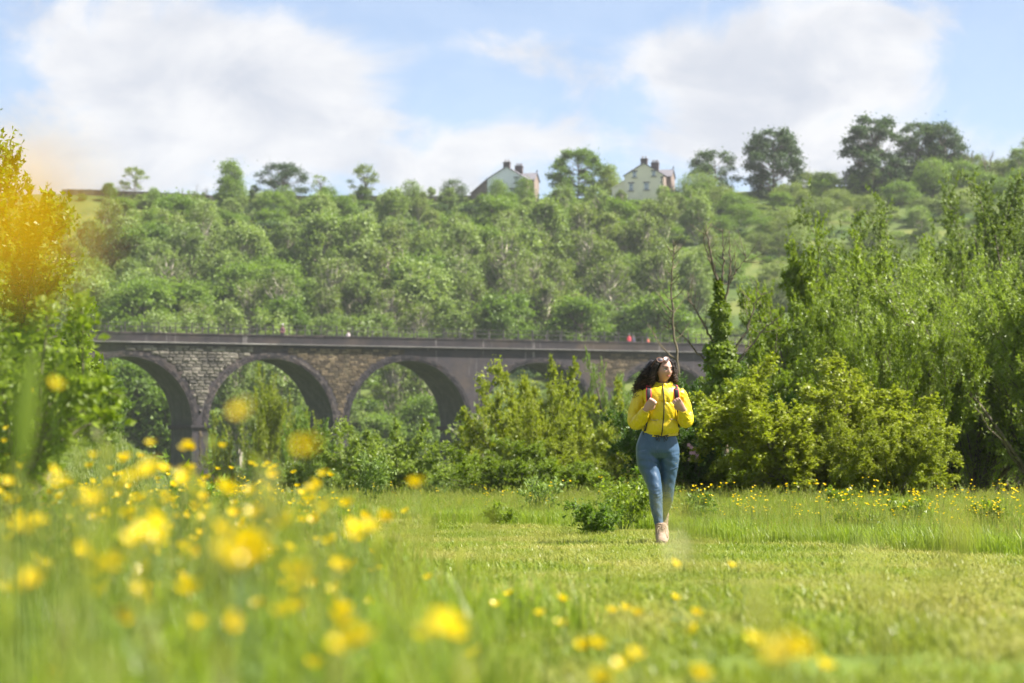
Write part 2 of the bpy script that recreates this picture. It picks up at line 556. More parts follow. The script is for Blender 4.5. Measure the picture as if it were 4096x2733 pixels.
def build_viaduct():
    root = empty('railway_viaduct', tuple(vp(0, 0, Z_BASE)))
    tag(root, 'long dark stone and brick railway viaduct with round arches crossing the valley', 'viaduct')
    inv = Vector(root.location)
    def fin(o):
        o.parent = root
        o.location = Vector(o.location) - inv
        return o
    def body(d0, d1, extra, mats, name):
        """arched wall between depths d0 (front) and d1 (back)"""
        r = RAD + extra
        prof = [(S_LEFT, Z_STR), (S_LEFT, Z_BASE)]
        for c in ARCHES:
            prof += [(c - r, Z_BASE)] + [(c + x, z) for x, z in arch_outline(r, Z_IMP + STILT)] + [(c + r, Z_BASE)]
        prof += [(S_RIGHT, Z_BASE), (S_RIGHT, Z_STR)]
        # build as vertical strips between outline and top so every face is a clean quad
        g = Geo()
        low = prof[1:-1]
        for (s0, z0), (s1, z1) in zip(low[:-1], low[1:]):
            vert = abs(s1 - s0) < 1e-6
            q = [vp(s0, d0, z0), vp(s1, d0, z1), vp(s1, d1, z1), vp(s0, d1, z0)]
            g.add(q, [[0, 1, 2, 3]], mi=1)                       # soffit or pier side
            if not vert:
                sm = (s0 + s1) / 2
                near = [vp(s0, d0, z0), vp(s1, d0, z1), vp(s1, d0, Z_STR), vp(s0, d0, Z_STR)]
                farq = [vp(s0, d1, z0), vp(s1, d1, z1), vp(s1, d1, Z_STR), vp(s0, d1, Z_STR)]
                g.add(near, [[0, 1, 2, 3]], mi=0); g.add(farq, [[3, 2, 1, 0]], mi=0)
        g.add([vp(S_LEFT, d0, Z_STR), vp(S_RIGHT, d0, Z_STR), vp(S_RIGHT, d1, Z_STR), vp(S_LEFT, d1, Z_STR)], [[0, 1, 2, 3]])
        for s in (S_LEFT, S_RIGHT):
            g.add([vp(s, d0, Z_BASE), vp(s, d1, Z_BASE), vp(s, d1, Z_STR), vp(s, d0, Z_STR)], [[0, 1, 2, 3]])
        return fin(link(name, g.mesh(name, mats)))
    body(0.0, -3.9, 0.0, [M_bluebrick, M_soffit], 'front_wall')
    body(-3.95, -VW, 0.22, [M_bluebrick, M_soffit], 'rear_wall')
    # arch rings: three courses standing proud, each a little more than the next
    for c in ARCHES:
        if c < -2.2 * SPAN: continue
        g = Geo()
        for k, (ra, rb, d) in enumerate(((0.0, 0.20, 0.05), (0.212, 0.40, 0.08), (0.412, 0.60, 0.06))):
            n = 64
            zs = Z_IMP + STILT
            an = np.concatenate([[None], np.linspace(math.pi, 0, n), [None]])
            inner, outer = [], []
            inner.append((c - RAD - ra, Z_IMP + 0.32)); outer.append((c - RAD - rb, Z_IMP + 0.32))
            for a in np.linspace(math.pi, 0, n):
                inner.append((c + math.cos(a) * (RAD + ra), zs + math.sin(a) * (RAD + ra)))
                outer.append((c + math.cos(a) * (RAD + rb), zs + math.sin(a) * (RAD + rb)))
            inner.append((c + RAD + ra, Z_IMP + 0.32)); outer.append((c + RAD + rb, Z_IMP + 0.32))
            for i in range(len(inner) - 1):
                tt = RNG.random(); dj = d + RNG.uniform(-.02, .03)
                (a0, b0), (a1, b1) = inner[i], inner[i + 1]
                (e0, f0), (e1, f1) = outer[i], outer[i + 1]
                k_ = .93
                a1, b1, e1, f1 = a0 + (a1 - a0) * k_, b0 + (b1 - b0) * k_, e0 + (e1 - e0) * k_, f0 + (f1 - f0) * k_
                fr = [vp(a0, dj, b0), vp(a1, dj, b1), vp(e1, dj, f1), vp(e0, dj, f0)]
                bk = [vp(a0, -.05 - .002 * k, b0), vp(a1, -.05 - .002 * k, b1), vp(e1, -.05, f1), vp(e0, -.05, f0)]
                g.add(fr + bk, [[0, 1, 2, 3], [0, 4, 5, 1], [3, 2, 6, 7], [1, 5, 6, 2], [0, 3, 7, 4]], np.full(8, tt))
        fin(link('arch_ring', g.mesh('arch_ring', M_ring)))
    # imposts
    for i in range(-2, 4):
        g = Geo()
        s = i * SPAN
        for (w_, zc, hh) in ((PIER + 0.34, Z_IMP + 0.16, 0.30), (PIER + 0.18, Z_IMP - 0.06, 0.13)):
            rot = np.stack([VU, -VN, np.array([0, 0, 1.0])], 1)
            g.box(vp(s, -VW / 2, zc), (w_, VW + (w_ - PIER), hh), rot=rot)
        fin(link('impost', g.mesh('impost', M_ring)))
    rot = np.stack([VU, -VN, np.array([0, 0, 1.0])], 1)
    # string course: a stone ledge under the parapet, in lengths, coloured pale as if sunlit
    L = 4.1; s = S_LEFT
    while s < S_RIGHT - 0.1:
        e = min(s + L, S_RIGHT)
        g = Geo()
        g.box(vp((s + e) / 2, 0.07, Z_STR + 0.10), (e - s - 0.02, 0.66, 0.09), rot=rot, tint=0.3 + 0.4 * RNG.random())
        g.box(vp((s + e) / 2, 0.0, Z_STR - 0.12), (e - s - 0.02, 0.38, 0.2), rot=rot, mi=1)
        fin(link('string_course', g.mesh('string_course', [M_coping, M_parapet])))
        s = e
    for d in (-0.19, -VW + 0.24):
        g = Geo()
        g.box(vp((S_LEFT + S_RIGHT) / 2, d, (Z_STR + 0.15 + Z_PAR - 0.14) / 2), (S_RIGHT - S_LEFT, 0.46, Z_PAR - Z_STR - 0.29), rot=rot)
        fin(link('parapet', g.mesh('parapet', M_parapet)))
        s = S_LEFT; n = 0
        g = Geo()
        while s < S_RIGHT - 0.1:
            e = min(s + 1.22, S_RIGHT)
            g.box(vp((s + e) / 2, d, Z_PAR - 0.07), (e - s - 0.015, 0.58, 0.14), rot=rot, tint=RNG.random())
            s = e
        o = fin(link('parapet_coping', g.mesh('parapet_coping', M_ring)))
        o['kind'] = 'stuff'
    g = Geo()
    g.box(vp((S_LEFT + S_RIGHT) / 2, -VW / 2, Z_DECK - 0.2), (S_RIGHT - S_LEFT, VW - 1.05, 0.4), rot=rot)
    fin(link('deck', g.mesh('deck', M_deckm)))

    # --- dressed stones: spandrels of the first two arches, then the sandstone spandrel and piers
    meshes = []
    for q in range(10):
        r = np.random.default_rng(100 + q)
        b = np.array([[-.5, 0, -.5], [.5, 0, -.5], [.5, 0, .5], [-.5, 0, .5]])
        f = np.array([[-.44, 1, -.40], [.43, 1, -.42], [.45, 1, .40], [-.42, 1, .42]]) + r.normal(0, .03, (4, 3)) * [1, 4, 1]
        mid = np.array([[r.uniform(-.15, .15), 1.5, r.uniform(-.1, .1)]])
        g = Geo()
        v = np.concatenate([b, f, mid])
        g.add(v, [[0, 1, 5, 4], [1, 2, 6, 5], [2, 3, 7, 6], [3, 0, 4, 7], [4, 5, 6, 8], [6, 7, 4, 8]])
        meshes.append(g)
    st_me = []
    for q in meshes:                       # same stone facing -Y for placed copies
        g = Geo(); g.add(np.concatenate(q.v) * [1, -1, 1], np.concatenate(q.f)[:, ::-1]); st_me.append(g.mesh('stone', M_rubble))
    rot4 = Matrix(((VU[0], -VN[0], 0, 0), (VU[1], -VN[1], 0, 0), (0, 0, 1, 0), (0, 0, 0, 1)))
    eul = rot4.to_euler()
    def inside(s0, s1, z0, z1):
        for c in ARCHES:
            for s in (s0, s1):
                if abs(s - c) < RAD + 0.62 + 0.02:
                    zz = Z_IMP + STILT + math.sqrt(max((RAD + 0.62) ** 2 - (s - c) ** 2, 0))
                    if z0 < zz: return False
        return True
    def courses(sa, sb, za, zb, hmin, hmax, wmin, wmax, r):
        z = za
        while z < zb - 0.12:
            hh = min(r.uniform(hmin, hmax), zb - z)
            s = sa + r.uniform(-0.4, 0)
            while s < sb:
                ww = r.uniform(wmin, wmax)
                if inside(s, s + ww, z, z + hh) and s >= sa - 0.5:
                    yield s, s + ww, z, z + hh
                elif inside(s + ww * .5, s + ww, z, z + hh):
                    yield s + ww * .5, s + ww, z, z + hh
                elif inside(s, s + ww * .5, z, z + hh):
                    yield s, s + ww * .5, z, z + hh
                s += ww
            z += hh
    r = np.random.default_rng(5)
    cnt = 0
    extra = Geo()
    def as_geo(s0, s1, z0, z1, gi, proud, tint):
        src = np.concatenate(meshes[gi].v); f = np.concatenate(meshes[gi].f)
        v = np.array([vp((s0 + s1) / 2 + p[0] * (s1 - s0 - .03), p[1] * proud + 0.004, (z0 + z1) / 2 + p[2] * (z1 - z0 - .03)) for p in src])
        extra.add(v, f, np.full(len(v), tint))
    items = list(courses(-SPAN * 0.5, SPAN * 0.42, Z_IMP + 0.34, Z_STR - 0.24, 0.27, 0.42, 0.5, 1.15, r))
    for s0, s1, z0, z1 in items:
        # some courses were patched with dark brick near the second crown
        if s0 > 5.2 and r.random() < 0.6: continue
        cnt += 1
        if cnt <= 295:
            o = link('stone', st_me[r.integers(10)], root)
            o.location = Vector(vp((s0 + s1) / 2, 0.004, (z0 + z1) / 2)) - inv
            o.rotation_euler = eul
            o.scale = (s1 - s0 - 0.03, r.uniform(0.04, 0.12), z1 - z0 - 0.03)
        else:
            as_geo(s0, s1, z0, z1, r.integers(10), r.uniform(0.04, 0.12), r.random())
    if extra.n:
        o = fin(link('stone_facing', extra.mesh('stone_facing', M_rubble))); o['kind'] = 'stuff'
    extra = Geo()
    items = list(courses(SPAN * 0.62, SPAN * 1.5 - 1.0, Z_IMP + 0.34, Z_STR - 0.24, 0.24, 0.32, 0.4, 0.8, r))
    items += list(courses(-PIER / 2, PIER / 2 - .2, Z_BASE, Z_IMP - 0.14, 0.26, 0.34, 0.4, 0.75, r))
    items += list(courses(SPAN - PIER / 2, SPAN + PIER / 2 - .2, Z_BASE, Z_IMP - 0.14, 0.26, 0.34, 0.4, 0.75, r))
    items += list(courses(SPAN * 2.98, SPAN * 3.35, 7.5, Z_STR - 0.24, 0.24, 0.32, 0.4, 0.8, r))
    for s0, s1, z0, z1 in items:
        if z1 < Z_IMP:
            k = round((s0 + s1) / 2 / SPAN) * SPAN
            s0 = max(s0, k - PIER / 2); s1 = min(s1, k + PIER / 2)
            if s1 - s0 < 0.12: continue
        as_geo(s0, s1, z0, z1, r.integers(10), r.uniform(0.02, 0.05), r.random())
    o = fin(link('stone_facing', extra.mesh('stone_facing', M_sand))); o['kind'] = 'stuff'
    return root
viaduct = build_viaduct()

def build_railing(d, label):
    root = empty('iron_railing', tuple(vp(0, d, Z_PAR)))
    tag(root, label, 'railing')
    inv = Vector(root.location)
    rot = np.stack([VU, -VN, np.array([0, 0, 1.0])], 1)
    eul = Matrix(rot.tolist()).to_euler()
    g = Geo(); g.box((0, 0, .55), (0.10, 0.10, 1.10)); g.box((0, 0, 1.12), (.13, .13, .05)); g.box((0, 0, .02), (.18, .18, .04))
    me = g.mesh('post', M_iron)
    s = S_LEFT + 0.6
    while s < S_RIGHT:
        link('post', me, root, Vector(vp(s, d, Z_PAR)) - inv, eul); s += 1.86
    for z, rr in ((1.02, 0.028), (0.52, 0.022)):
        g = Geo(); g.box((0, 0, 0), (S_RIGHT - S_LEFT, rr * 1.6, rr * 1.6))
        link('rail', g.mesh('rail', M_iron), root, Vector(vp((S_LEFT + S_RIGHT) / 2, d, Z_PAR + z)) - inv, eul)
build_railing(-0.19, 'dark iron post and rail fence along the near parapet of the viaduct')
build_railing(-VW + 0.24, 'dark iron post and rail fence along the far parapet of the viaduct')
# ------------------------------------------------------------------ vegetation
M_bark = simple_mat('grey_brown_bark', (0.17, 0.135, 0.10), 0.9, (5.0, (0.08, 0.065, 0.05), 0.4, 0.65), 0.6)
M_bark_pale = simple_mat('pale_ash_bark', (0.40, 0.36, 0.28), 0.9, (3.0, (0.26, 0.225, 0.17), 0.4, 0.65), 0.5)
M_bark_dead = simple_mat('dead_branch_bark', (0.16, 0.125, 0.075), 0.9, (8.0, (0.085, 0.07, 0.045), 0.4, 0.65), 0.5)
ML = {
    'bright': leaf_mat('bright_green_leaves', [(0.0, (0.070, 0.120, 0.016)), (0.5, (0.135, 0.212, 0.027)), (1.0, (0.22, 0.30, 0.045))], 0.42, spec=.3),
    'grey': leaf_mat('grey_green_leaves', [(0.0, (0.095, 0.140, 0.034)), (0.5, (0.185, 0.250, 0.062)), (1.0, (0.31, 0.38, 0.12))], 0.38, spec=.3),
    'olive': leaf_mat('olive_leaves', [(0.0, (0.082, 0.115, 0.026)), (0.5, (0.155, 0.205, 0.045)), (1.0, (0.25, 0.295, 0.075))], 0.38, spec=.3),
    'dark': leaf_mat('dark_green_leaves', [(0.0, (0.024, 0.048, 0.016)), (0.5, (0.050, 0.092, 0.026)), (1.0, (0.11, 0.17, 0.042))], 0.30, spec=.3),
    'yellow': leaf_mat('yellow_green_leaves', [(0.0, (0.13, 0.160, 0.015)), (0.5, (0.23, 0.265, 0.024)), (1.0, (0.35, 0.365, 0.045))], 0.45, 0.45, spec=.3),
    'willow': leaf_mat('willow_leaves', [(0.0, (0.11, 0.155, 0.028)), (0.5, (0.205, 0.265, 0.048)), (1.0, (0.32, 0.38, 0.085))], 0.45, 0.42, spec=.4),
    'fresh': leaf_mat('fresh_green_leaves', [(0.0, (0.095, 0.145, 0.015)), (0.5, (0.18, 0.24, 0.026)), (1.0, (0.28, 0.34, 0.045))], 0.46, 0.42, spec=.35),
    'ivy': leaf_mat('ivy_leaves', [(0.0, (0.035, 0.075, 0.012)), (0.5, (0.07, 0.135, 0.018)), (1.0, (0.14, 0.22, 0.03))], 0.32, 0.42, spec=.3),
    'paleshrub': leaf_mat('pale_shrub_leaves', [(0.0, (0.090, 0.140, 0.034)), (0.5, (0.165, 0.235, 0.056)), (1.0, (0.27, 0.34, 0.095))], 0.40, spec=.3),
}

def bez(p0, p1, p2, k):
    t = np.linspace(0, 1, k)[None, :, None]
    return p0[:, None] * (1 - t) ** 2 + 2 * p1[:, None] * t * (1 - t) + p2[:, None] * t ** 2

def clump_tree(seed, H, Rw, zb=0.25, ncl=34, rc=0.2, nleaf=5200, leaf=0.036, shape='round', stems=1, trunk=0.022, twigs=True, flat=0.88, fill=0.35, tops=1.0, ragged=0.22):
    """Tree of leafy clumps on limbs. Sizes of clumps and leaves are shares of the height. Returns (trunk geo, crown geo)."""
    r = np.random.default_rng(seed)
    # clump centres in the crown envelope, pushed outwards
    C = []
    tries = 0
    while len(C) < ncl and tries < 6000:
        tries += 1
        t = r.random() ** 0.85
        z = zb + (1 - zb) * t * 0.95
        if shape == 'round': prof = math.sin(math.pi * min(max(0.12 + 0.80 * t, 0), 1)) ** 0.6
        elif shape == 'tall': prof = (1 - t) ** 0.55 * 0.9 + 0.12
        elif shape == 'vase': prof = math.sin(math.pi * (0.15 + 0.75 * t)) ** 0.7
        else: prof = (1.02 - t) ** 0.45 * (0.45 + 0.55 * min(1.0, t / 0.22))
        rad = Rw * prof * (fill + (1 - fill) * r.random() ** 0.5)
        an = r.random() * 6.283
        p = np.array([math.cos(an) * rad, math.sin(an) * rad, z * H])
        if all(np.linalg.norm((p - q) / (1, 1, flat)) > rc * H * 0.62 for q in C): C.append(p)
    C = np.array(C)
    n = len(C)
    rcs = rc * H * r.uniform(0.65, 1.25, n)
    gt, gc = Geo(), Geo()
    # stems and limbs
    st = []
    for i in range(stems):
        an = r.random() * 6.283; sp = 0.0 if stems == 1 else r.uniform(0.1, 0.35)
        base = np.array([math.cos(an), math.sin(an), 0]) * (0.0 if stems == 1 else 0.02 * H)
        tip = np.array([math.cos(an) * sp * Rw, math.sin(an) * sp * Rw, H * r.uniform(0.72, 0.9) * tops])
        mid = (base + tip) / 2 + r.normal(0, 0.035 * H, 3) * [1, 1, 0]
        st.append(bez(base[None], mid[None], tip[None], 12)[0])
    st = np.array(st)
    rr = np.linspace(1, 0.15, 12) ** 0.8 * trunk * H / math.sqrt(stems)
    gt.tubes(st, np.tile(rr, (stems, 1)), 6)
    which = r.integers(0, stems, n)
    tz = np.clip(C[:, 2] / H - r.uniform(0.12, 0.3, n), 0.12, 0.8)
    idx = np.clip((tz / (st[which][:, -1, 2] / H) * 11).astype(int), 1, 10)
    p0 = st[which, idx]
    p2 = C
    p1 = np.concatenate([p0[:, :2] * .3 + p2[:, :2] * .7, p0[:, 2:] * .6 + p2[:, 2:] * .4], 1)
    gt.tubes(bez(p0, p1, p2, 7), np.linspace(1, 0.2, 7)[None] * (trunk * H * 0.33), 4)
    if twigs:
        k = 5
        ci = np.repeat(np.arange(n), k)
        d = nvec(n * k, r) + [0, 0, 0.5]
        e = C[ci] + nrm(d) * rcs[ci][:, None] * [1, 1, flat] * 0.95
        gt.tubes(bez(C[ci], (C[ci] + e) / 2 + r.normal(0, .01 * H, e.shape), e, 4), np.linspace(1, .3, 4)[None] * trunk * H * 0.10 * np.ones((n * k, 1)), 3)
    # leaves
    w_ = rcs ** 2; ci = r.choice(n, nleaf, p=w_ / w_.sum())
    d = nvec(nleaf, r)
    d[:, 2] = np.where(d[:, 2] < -0.35, -d[:, 2] * 0.7, d[:, 2])
    rad = rcs[ci] * np.where(r.random(nleaf) < ragged, r.uniform(.8, 2.0, nleaf), r.random(nleaf) ** 0.45)
    lump = 1 + 0.25 * np.sin(d[:, 0] * 5 + ci) * np.sin(d[:, 2] * 6 + ci * 2)
    p = C[ci] + d * (rad * lump)[:, None] * [1, 1, flat]
    a = nrm(d * 0.6 + nvec(nleaf, r) + [0, 0, -0.1])
    nv = nrm(d * 0.7 + [0, 0, 0.5] + nvec(nleaf, r) * 0.75)
    L = leaf * H * r.uniform(0.6, 1.4, nleaf)
    tint = np.clip(0.5 + r.normal(0, 0.16, nleaf) + (r.random(n)[ci] - 0.5) * 0.45, 0, 1)
    gc.leaves(p, a, nv, L * 1.15, L * 0.62, tint, tri=True)
    return gt, gc

def grow(P, Rr, r, count, t0, t1, length, ang, up, curve, k, rs=0.55, jit=0.06, lvar=0.4):
    """children of a set of branches, vectorised"""
    n, kk, _ = P.shape
    ci = np.repeat(np.arange(n), count)
    t = r.uniform(t0, t1, len(ci)) * (kk - 1)
    i = np.clip(t.astype(int), 0, kk - 2); f = (t - i)[:, None]
    s = P[ci, i] * (1 - f) + P[ci, i + 1] * f
    tan = nrm(P[ci, i + 1] - P[ci, i])
    q = nvec(len(ci), r); perp = nrm(q - tan * (q * tan).sum(1, keepdims=True))
    a = ang * r.uniform(0.7, 1.3, len(ci))[:, None]
    d = nrm(tan * np.cos(a) + perp * np.sin(a) + np.array([0, 0, up]))
    plen = np.linalg.norm(P[ci, -1] - P[ci, 0], axis=1)
    L = (length * plen * (1.15 - 0.55 * t / (kk - 1)) * r.uniform(1 - lvar, 1 + lvar, len(ci)))[:, None, None]
    u = np.linspace(0, 1, k)[None, :, None]
    pts = s[:, None] + d[:, None] * L * u + np.array([0, 0, 1.0]) * curve * L * u ** 2
    nz = r.normal(0, 1, (len(ci), k, 3)) * jit * L * u
    pts = pts + np.cumsum(nz, axis=1) * 0.4
    rad = (Rr[ci, i] * rs)[:, None] * np.linspace(1, 0.25, k)[None]
    return pts, rad

def twig_tree(seed, H, W, stems=6, fan=0.5, l2=9, l3=7, leaves=12, leaf=0.06, aspect=0.42, up2=0.25, up3=0.1, curve=0.0, ang2=0.7, ang3=0.8,
              len2=0.5, len3=0.4, trunk=0.05, t2=0.2, lean=0.0, sides=5, wob=0.08, base_r=0.12, fill=0.7, fr=3.0, tri=True):
    """Shrub or small tree grown as stems > branches > twigs with leaves along the twigs; scaled to height H and width W."""
    r = np.random.default_rng(seed)
    an = r.random(stems) * 6.283
    sp = fan * np.sqrt(r.random(stems))
    base = np.stack([np.cos(an), np.sin(an), 0 * an], 1) * base_r * r.random((stems, 1))
    tip = np.stack([np.cos(an) * sp + lean, np.sin(an) * sp, 1 - 0.35 * sp ** 2], 1) * r.uniform(0.72, 1.0, (stems, 1))
    mid = base * 0.5 + tip * 0.5 + r.normal(0, wob, tip.shape) * [1, 1, 0.3] + np.array([0, 0, 0.06])
    P1 = bez(base, mid, tip, 10)
    R1 = np.linspace(1, 0.22, 10)[None] * trunk / math.sqrt(stems) * r.uniform(0.8, 1.3, (stems, 1))
    P2, R2 = grow(P1, R1, r, l2, t2, 1.0, len2, ang2, up2, curve, 7)
    P3, R3 = grow(P2, R2, r, l3, 0.15, 1.0, len3, ang3, up3, curve, 5, 0.5)
    P3b, R3b = grow(P1, R1, r, l3 * 2, max(t2, .3), 1.0, len3 * 0.45, ang3, up3, curve, 5, 0.25)
    P3 = np.concatenate([P3, P3b]); R3 = np.concatenate([R3, R3b])
    # scale to size
    allp = np.concatenate([P2.reshape(-1, 3), P3.reshape(-1, 3)])
    zt = np.percentile(allp[:, 2], 98.8 if leaves else 99.97); xw = np.percentile(np.abs(allp[:, 0] - np.median(allp[:, 0])), 96 if leaves else 99) * 2
    S = np.array([W / xw, W / xw, H / zt])
    rs = math.sqrt(W / xw * H / zt)
    P1, P2, P3 = P1 * S, P2 * S, P3 * S
    gt, gc = Geo(), Geo()
    gt.tubes(P1, R1 * rs, sides + 1); gt.tubes(P2, R2 * rs, sides - 1); kp = r.random(len(P3)) < (.6 if leaves else 1.1)
    gt.tubes(P3[kp], np.maximum(R3[kp] * rs, 0.0025), 3)
    n = len(P3)
    ci = np.repeat(np.arange(n), leaves)
    t = r.uniform(0.1, 1.0, len(ci)) * 4
    i = np.clip(t.astype(int), 0, 3); f = (t - i)[:, None]
    p = P3[ci, i] * (1 - f) + P3[ci, i + 1] * f
    tan = nrm(P3[ci, i + 1] - P3[ci, i])
    a = nrm(tan * 0.7 + nvec(len(ci), r) * 0.9 + [0, 0, 0.05])
    nv = nrm(nvec(len(ci), r) * 0.8 + [0, 0, 0.7])
    L = leaf * r.uniform(0.6, 1.35, len(ci))
    tint = np.clip(0.45 + r.normal(0, 0.17, len(ci)) + (r.random(n)[ci] - 0.5) * 0.3, 0, 1)
    p = p + nvec(len(ci), r) * leaf * 0.5
    if leaves and fill:
        m = int(len(p) * fill)
        q = P2.reshape(-1, 3)[r.integers(0, len(P2) * 7, m)] + nvec(m, r) * (leaf * fr * r.random(m) ** .5)[:, None]
        p = np.concatenate([p, q]); a = np.concatenate([a, nvec(m, r)]); nv = np.concatenate([nv, nrm(nvec(m, r) * .8 + [0, 0, .7])])
        L = np.concatenate([L, leaf * r.uniform(.6, 1.3, m)]); tint = np.concatenate([tint, np.clip(.45 + r.normal(0, .17, m), 0, 1)])
    keep = p[:, 2] > 0.05
    gc.leaves(p[keep], a[keep], nv[keep], L[keep], L[keep] * aspect, tint[keep], fold=0.1, tri=tri)
    return gt, gc

def plant_tree(name, gt, gc, bark, leafm, loc, rz, label, cat, group=None, sc=(1, 1, 1)):
    root = empty(name, loc, rz, sc)
    tag(root, label, cat, group)
    tm = gt if isinstance(gt, bpy.types.Mesh) else gt.mesh('trunk', bark, True)
    link('trunk', tm, root)
    cm = gc if isinstance(gc, bpy.types.Mesh) else gc.mesh('crown', leafm)
    link('crown', cm, root)
    return root

# --- kinds of woodland tree, unit height, shared by the hillside
KINDS = {}
def kind(nm, bark, lf, n, **kw):
    KINDS[nm] = []
    for q in range(n):
        gt, gc = clump_tree(hash((nm, q)) % 9973 if False else (len(nm) * 131 + q * 17 + ord(nm[0]) * 7), 1.0, **kw)
        KINDS[nm].append((gt.mesh('trunk_' + nm, bark, True), gc.mesh('crown_' + nm, lf)))
kind('round', M_bark, ML['bright'], 4, Rw=0.38, zb=0.10, ncl=56, rc=0.115, nleaf=13000, leaf=0.029, shape='round', flat=.95)
kind('airy', M_bark_pale, ML['grey'], 5, Rw=0.27, zb=0.14, ncl=54, rc=0.066, nleaf=8000, leaf=0.026, shape='vase', stems=3, trunk=0.026, flat=1.3, ragged=.35)
kind('thin', M_bark_pale, ML['olive'], 5, Rw=0.22, zb=0.36, ncl=50, rc=0.055, nleaf=5200, leaf=0.024, shape='vase', stems=5, trunk=0.042, flat=1.4, ragged=.4)
kind('stems', M_bark_pale, ML['olive'], 3, Rw=0.25, zb=0.36, ncl=46, rc=0.045, nleaf=2600, leaf=0.023, shape='vase', stems=9, trunk=0.046, flat=1.5, ragged=.5)
kind('bushy', M_bark, ML['dark'], 2, Rw=0.38, zb=0.06, ncl=52, rc=0.12, nleaf=11000, leaf=0.029, shape='round', flat=.95)
kind('pale', M_bark_pale, ML['paleshrub'], 4, Rw=0.32, zb=0.06, ncl=54, rc=0.085, nleaf=10000, leaf=0.026, shape='vase', stems=3, flat=1.15, ragged=.3)
kind('shrub', M_bark, ML['olive'], 2, Rw=0.75, zb=0.05, ncl=40, rc=0.20, nleaf=8000, leaf=0.042, shape='round', ragged=.3)
kind('greenshrub', M_bark, ML['bright'], 2, Rw=0.72, zb=0.05, ncl=40, rc=0.20, nleaf=8000, leaf=0.042, shape='round', ragged=.3)

KIND_WORDS = {'round': 'bright rounded tree', 'airy': 'airy grey-green tree', 'thin': 'thin olive tree', 'stems': 'nearly bare pale-stemmed tree', 'bushy': 'dark bushy tree', 'pale': 'pale green tree', 'shrub': 'low olive shrub', 'greenshrub': 'low green shrub'}
COLS = [(-1e9, 560, 'above leftmost arch'), (560, 860, 'left of second arch'), (860, 1180, 'above second arch'), (1180, 1480, 'above second pier'), (1480, 1800, 'above third arch'), (1800, 2160, 'below white house'),
        (2160, 2440, 'below big skyline tree'), (2440, 2760, 'below cream house'), (2760, 3240, 'below paired dark trees'), (3240, 3620, 'left of right-hand clump'), (3620, 1e9, 'on right-hand rise')]
ROWS = [(0, 350, 'seen through arches'), (350, 388, 'just above railing'), (388, 415, 'low on slope'), (415, 442, 'midway up slope'), (442, 462, 'high on slope'), (462, 1e9, 'just under crest')]
pending = []
def hill_tree(kn, x, y, H, W=1.0, r=RNG):
    v = KINDS[kn][r.integers(len(KINDS[kn]))]
    px = px_of(x, y)
    cw = next(c for a, b, c in COLS if a <= px < b)
    rw = next(c for a, b, c in ROWS if a <= y < b)
    pending.append((kn, KIND_WORDS[kn] + ' ' + rw + ', ' + cw, x, y, H, W, v, r.random() * 6.283))

rt = np.random.default_rng(21)
ROCK = []
for Y in np.concatenate([[304, 318, 334], np.arange(348, 476, 9.8)]):
    step = 6.6 + 0.8 * rt.random()
    xs = np.arange(X_at(-60, Y), X_at(4200, Y), step) + rt.uniform(0, step)
    for x0 in xs:
        x = x0 + rt.uniform(-2.4, 2.4); y = Y + rt.uniform(-4.5, 4.5)
        px = px_of(x, y)
        if y < 345 and not (430 < px < 1900): continue
        if px > 2650 and y < 372: continue
        if px > 3350 and y < 400: continue
        if px < 470 and y > 405 + (px - 100) * 0.05 and rt.random() < 0.9: continue
        if px > 2800:
            # open scrubby slope on the right
            if rt.random() < 0.33: continue
            kn = rt.choice(['shrub', 'greenshrub', 'pale', 'airy', 'thin'], p=[.5, .36, .06, .06, .02])
            hgt = rt.uniform(3.0, 4.6) if 'shrub' in kn else rt.uniform(5, 7.5)
        else:
            if y < 352: kn = rt.choice(['round', 'airy', 'thin', 'pale', 'stems'], p=[.26, .2, .22, .17, .15])
            elif y < 400: kn = rt.choice(['round', 'airy', 'thin', 'pale', 'bushy', 'stems'], p=[.11, .19, .28, .11, .03, .28] if px > 1300 else [.26, .26, .16, .18, .06, .08])
            else: kn = rt.choice(['round', 'airy', 'thin', 'pale', 'bushy', 'greenshrub'], p=[.23, .31, .17, .17, .07, .05])
            hgt = {'round': rt.uniform(8, 12.5), 'airy': rt.uniform(9, 14), 'thin': rt.uniform(9, 13), 'stems': rt.uniform(9, 12.5), 'pale': rt.uniform(6, 9), 'bushy': rt.uniform(6.5, 9), 'greenshrub': rt.uniform(3.5, 5)}[kn]
            hgt *= np.interp(y, [400, 430, 452, 476], [1.0, 0.82, 0.52, 0.28])
        hill_tree(kn, x, y, hgt, rt.uniform(0.92, 1.25), rt)
# name each: those that share words are counted off from the left
from collections import defaultdict
bylab = defaultdict(list)
for it in pending: bylab[it[1]].append(it)
ORD = ['first', 'second', 'third', 'fourth', 'fifth', 'sixth', 'seventh', 'eighth', 'ninth', 'tenth', 'eleventh', 'twelfth', 'thirteenth']
for lab, its in bylab.items():
    its.sort(key=lambda i: px_of(i[2], i[3]))
    for q, (kn, _, x, y, H, W, v, rz) in enumerate(its):
        l2 = lab if len(its) == 1 else lab + ', ' + ORD[min(q, 12)] + ' from left'
        sh = 'shrub' in kn
        root = empty('hillside_shrub' if sh else 'ash_tree' if kn in ('airy', 'thin', 'stems') else 'woodland_tree', (x, y, h1(x, y) - 0.15), rz, (H * W, H * W, H))
        tag(root, l2, 'shrub' if sh else 'tree', 'shrubs on the valley side' if sh else 'slender trees on the valley side' if kn in ('airy', 'thin', 'stems') else 'leafy trees on the valley side')
        link('trunk', v[0], root); link('crown', v[1], root)
print('hillside plants', len(pending))

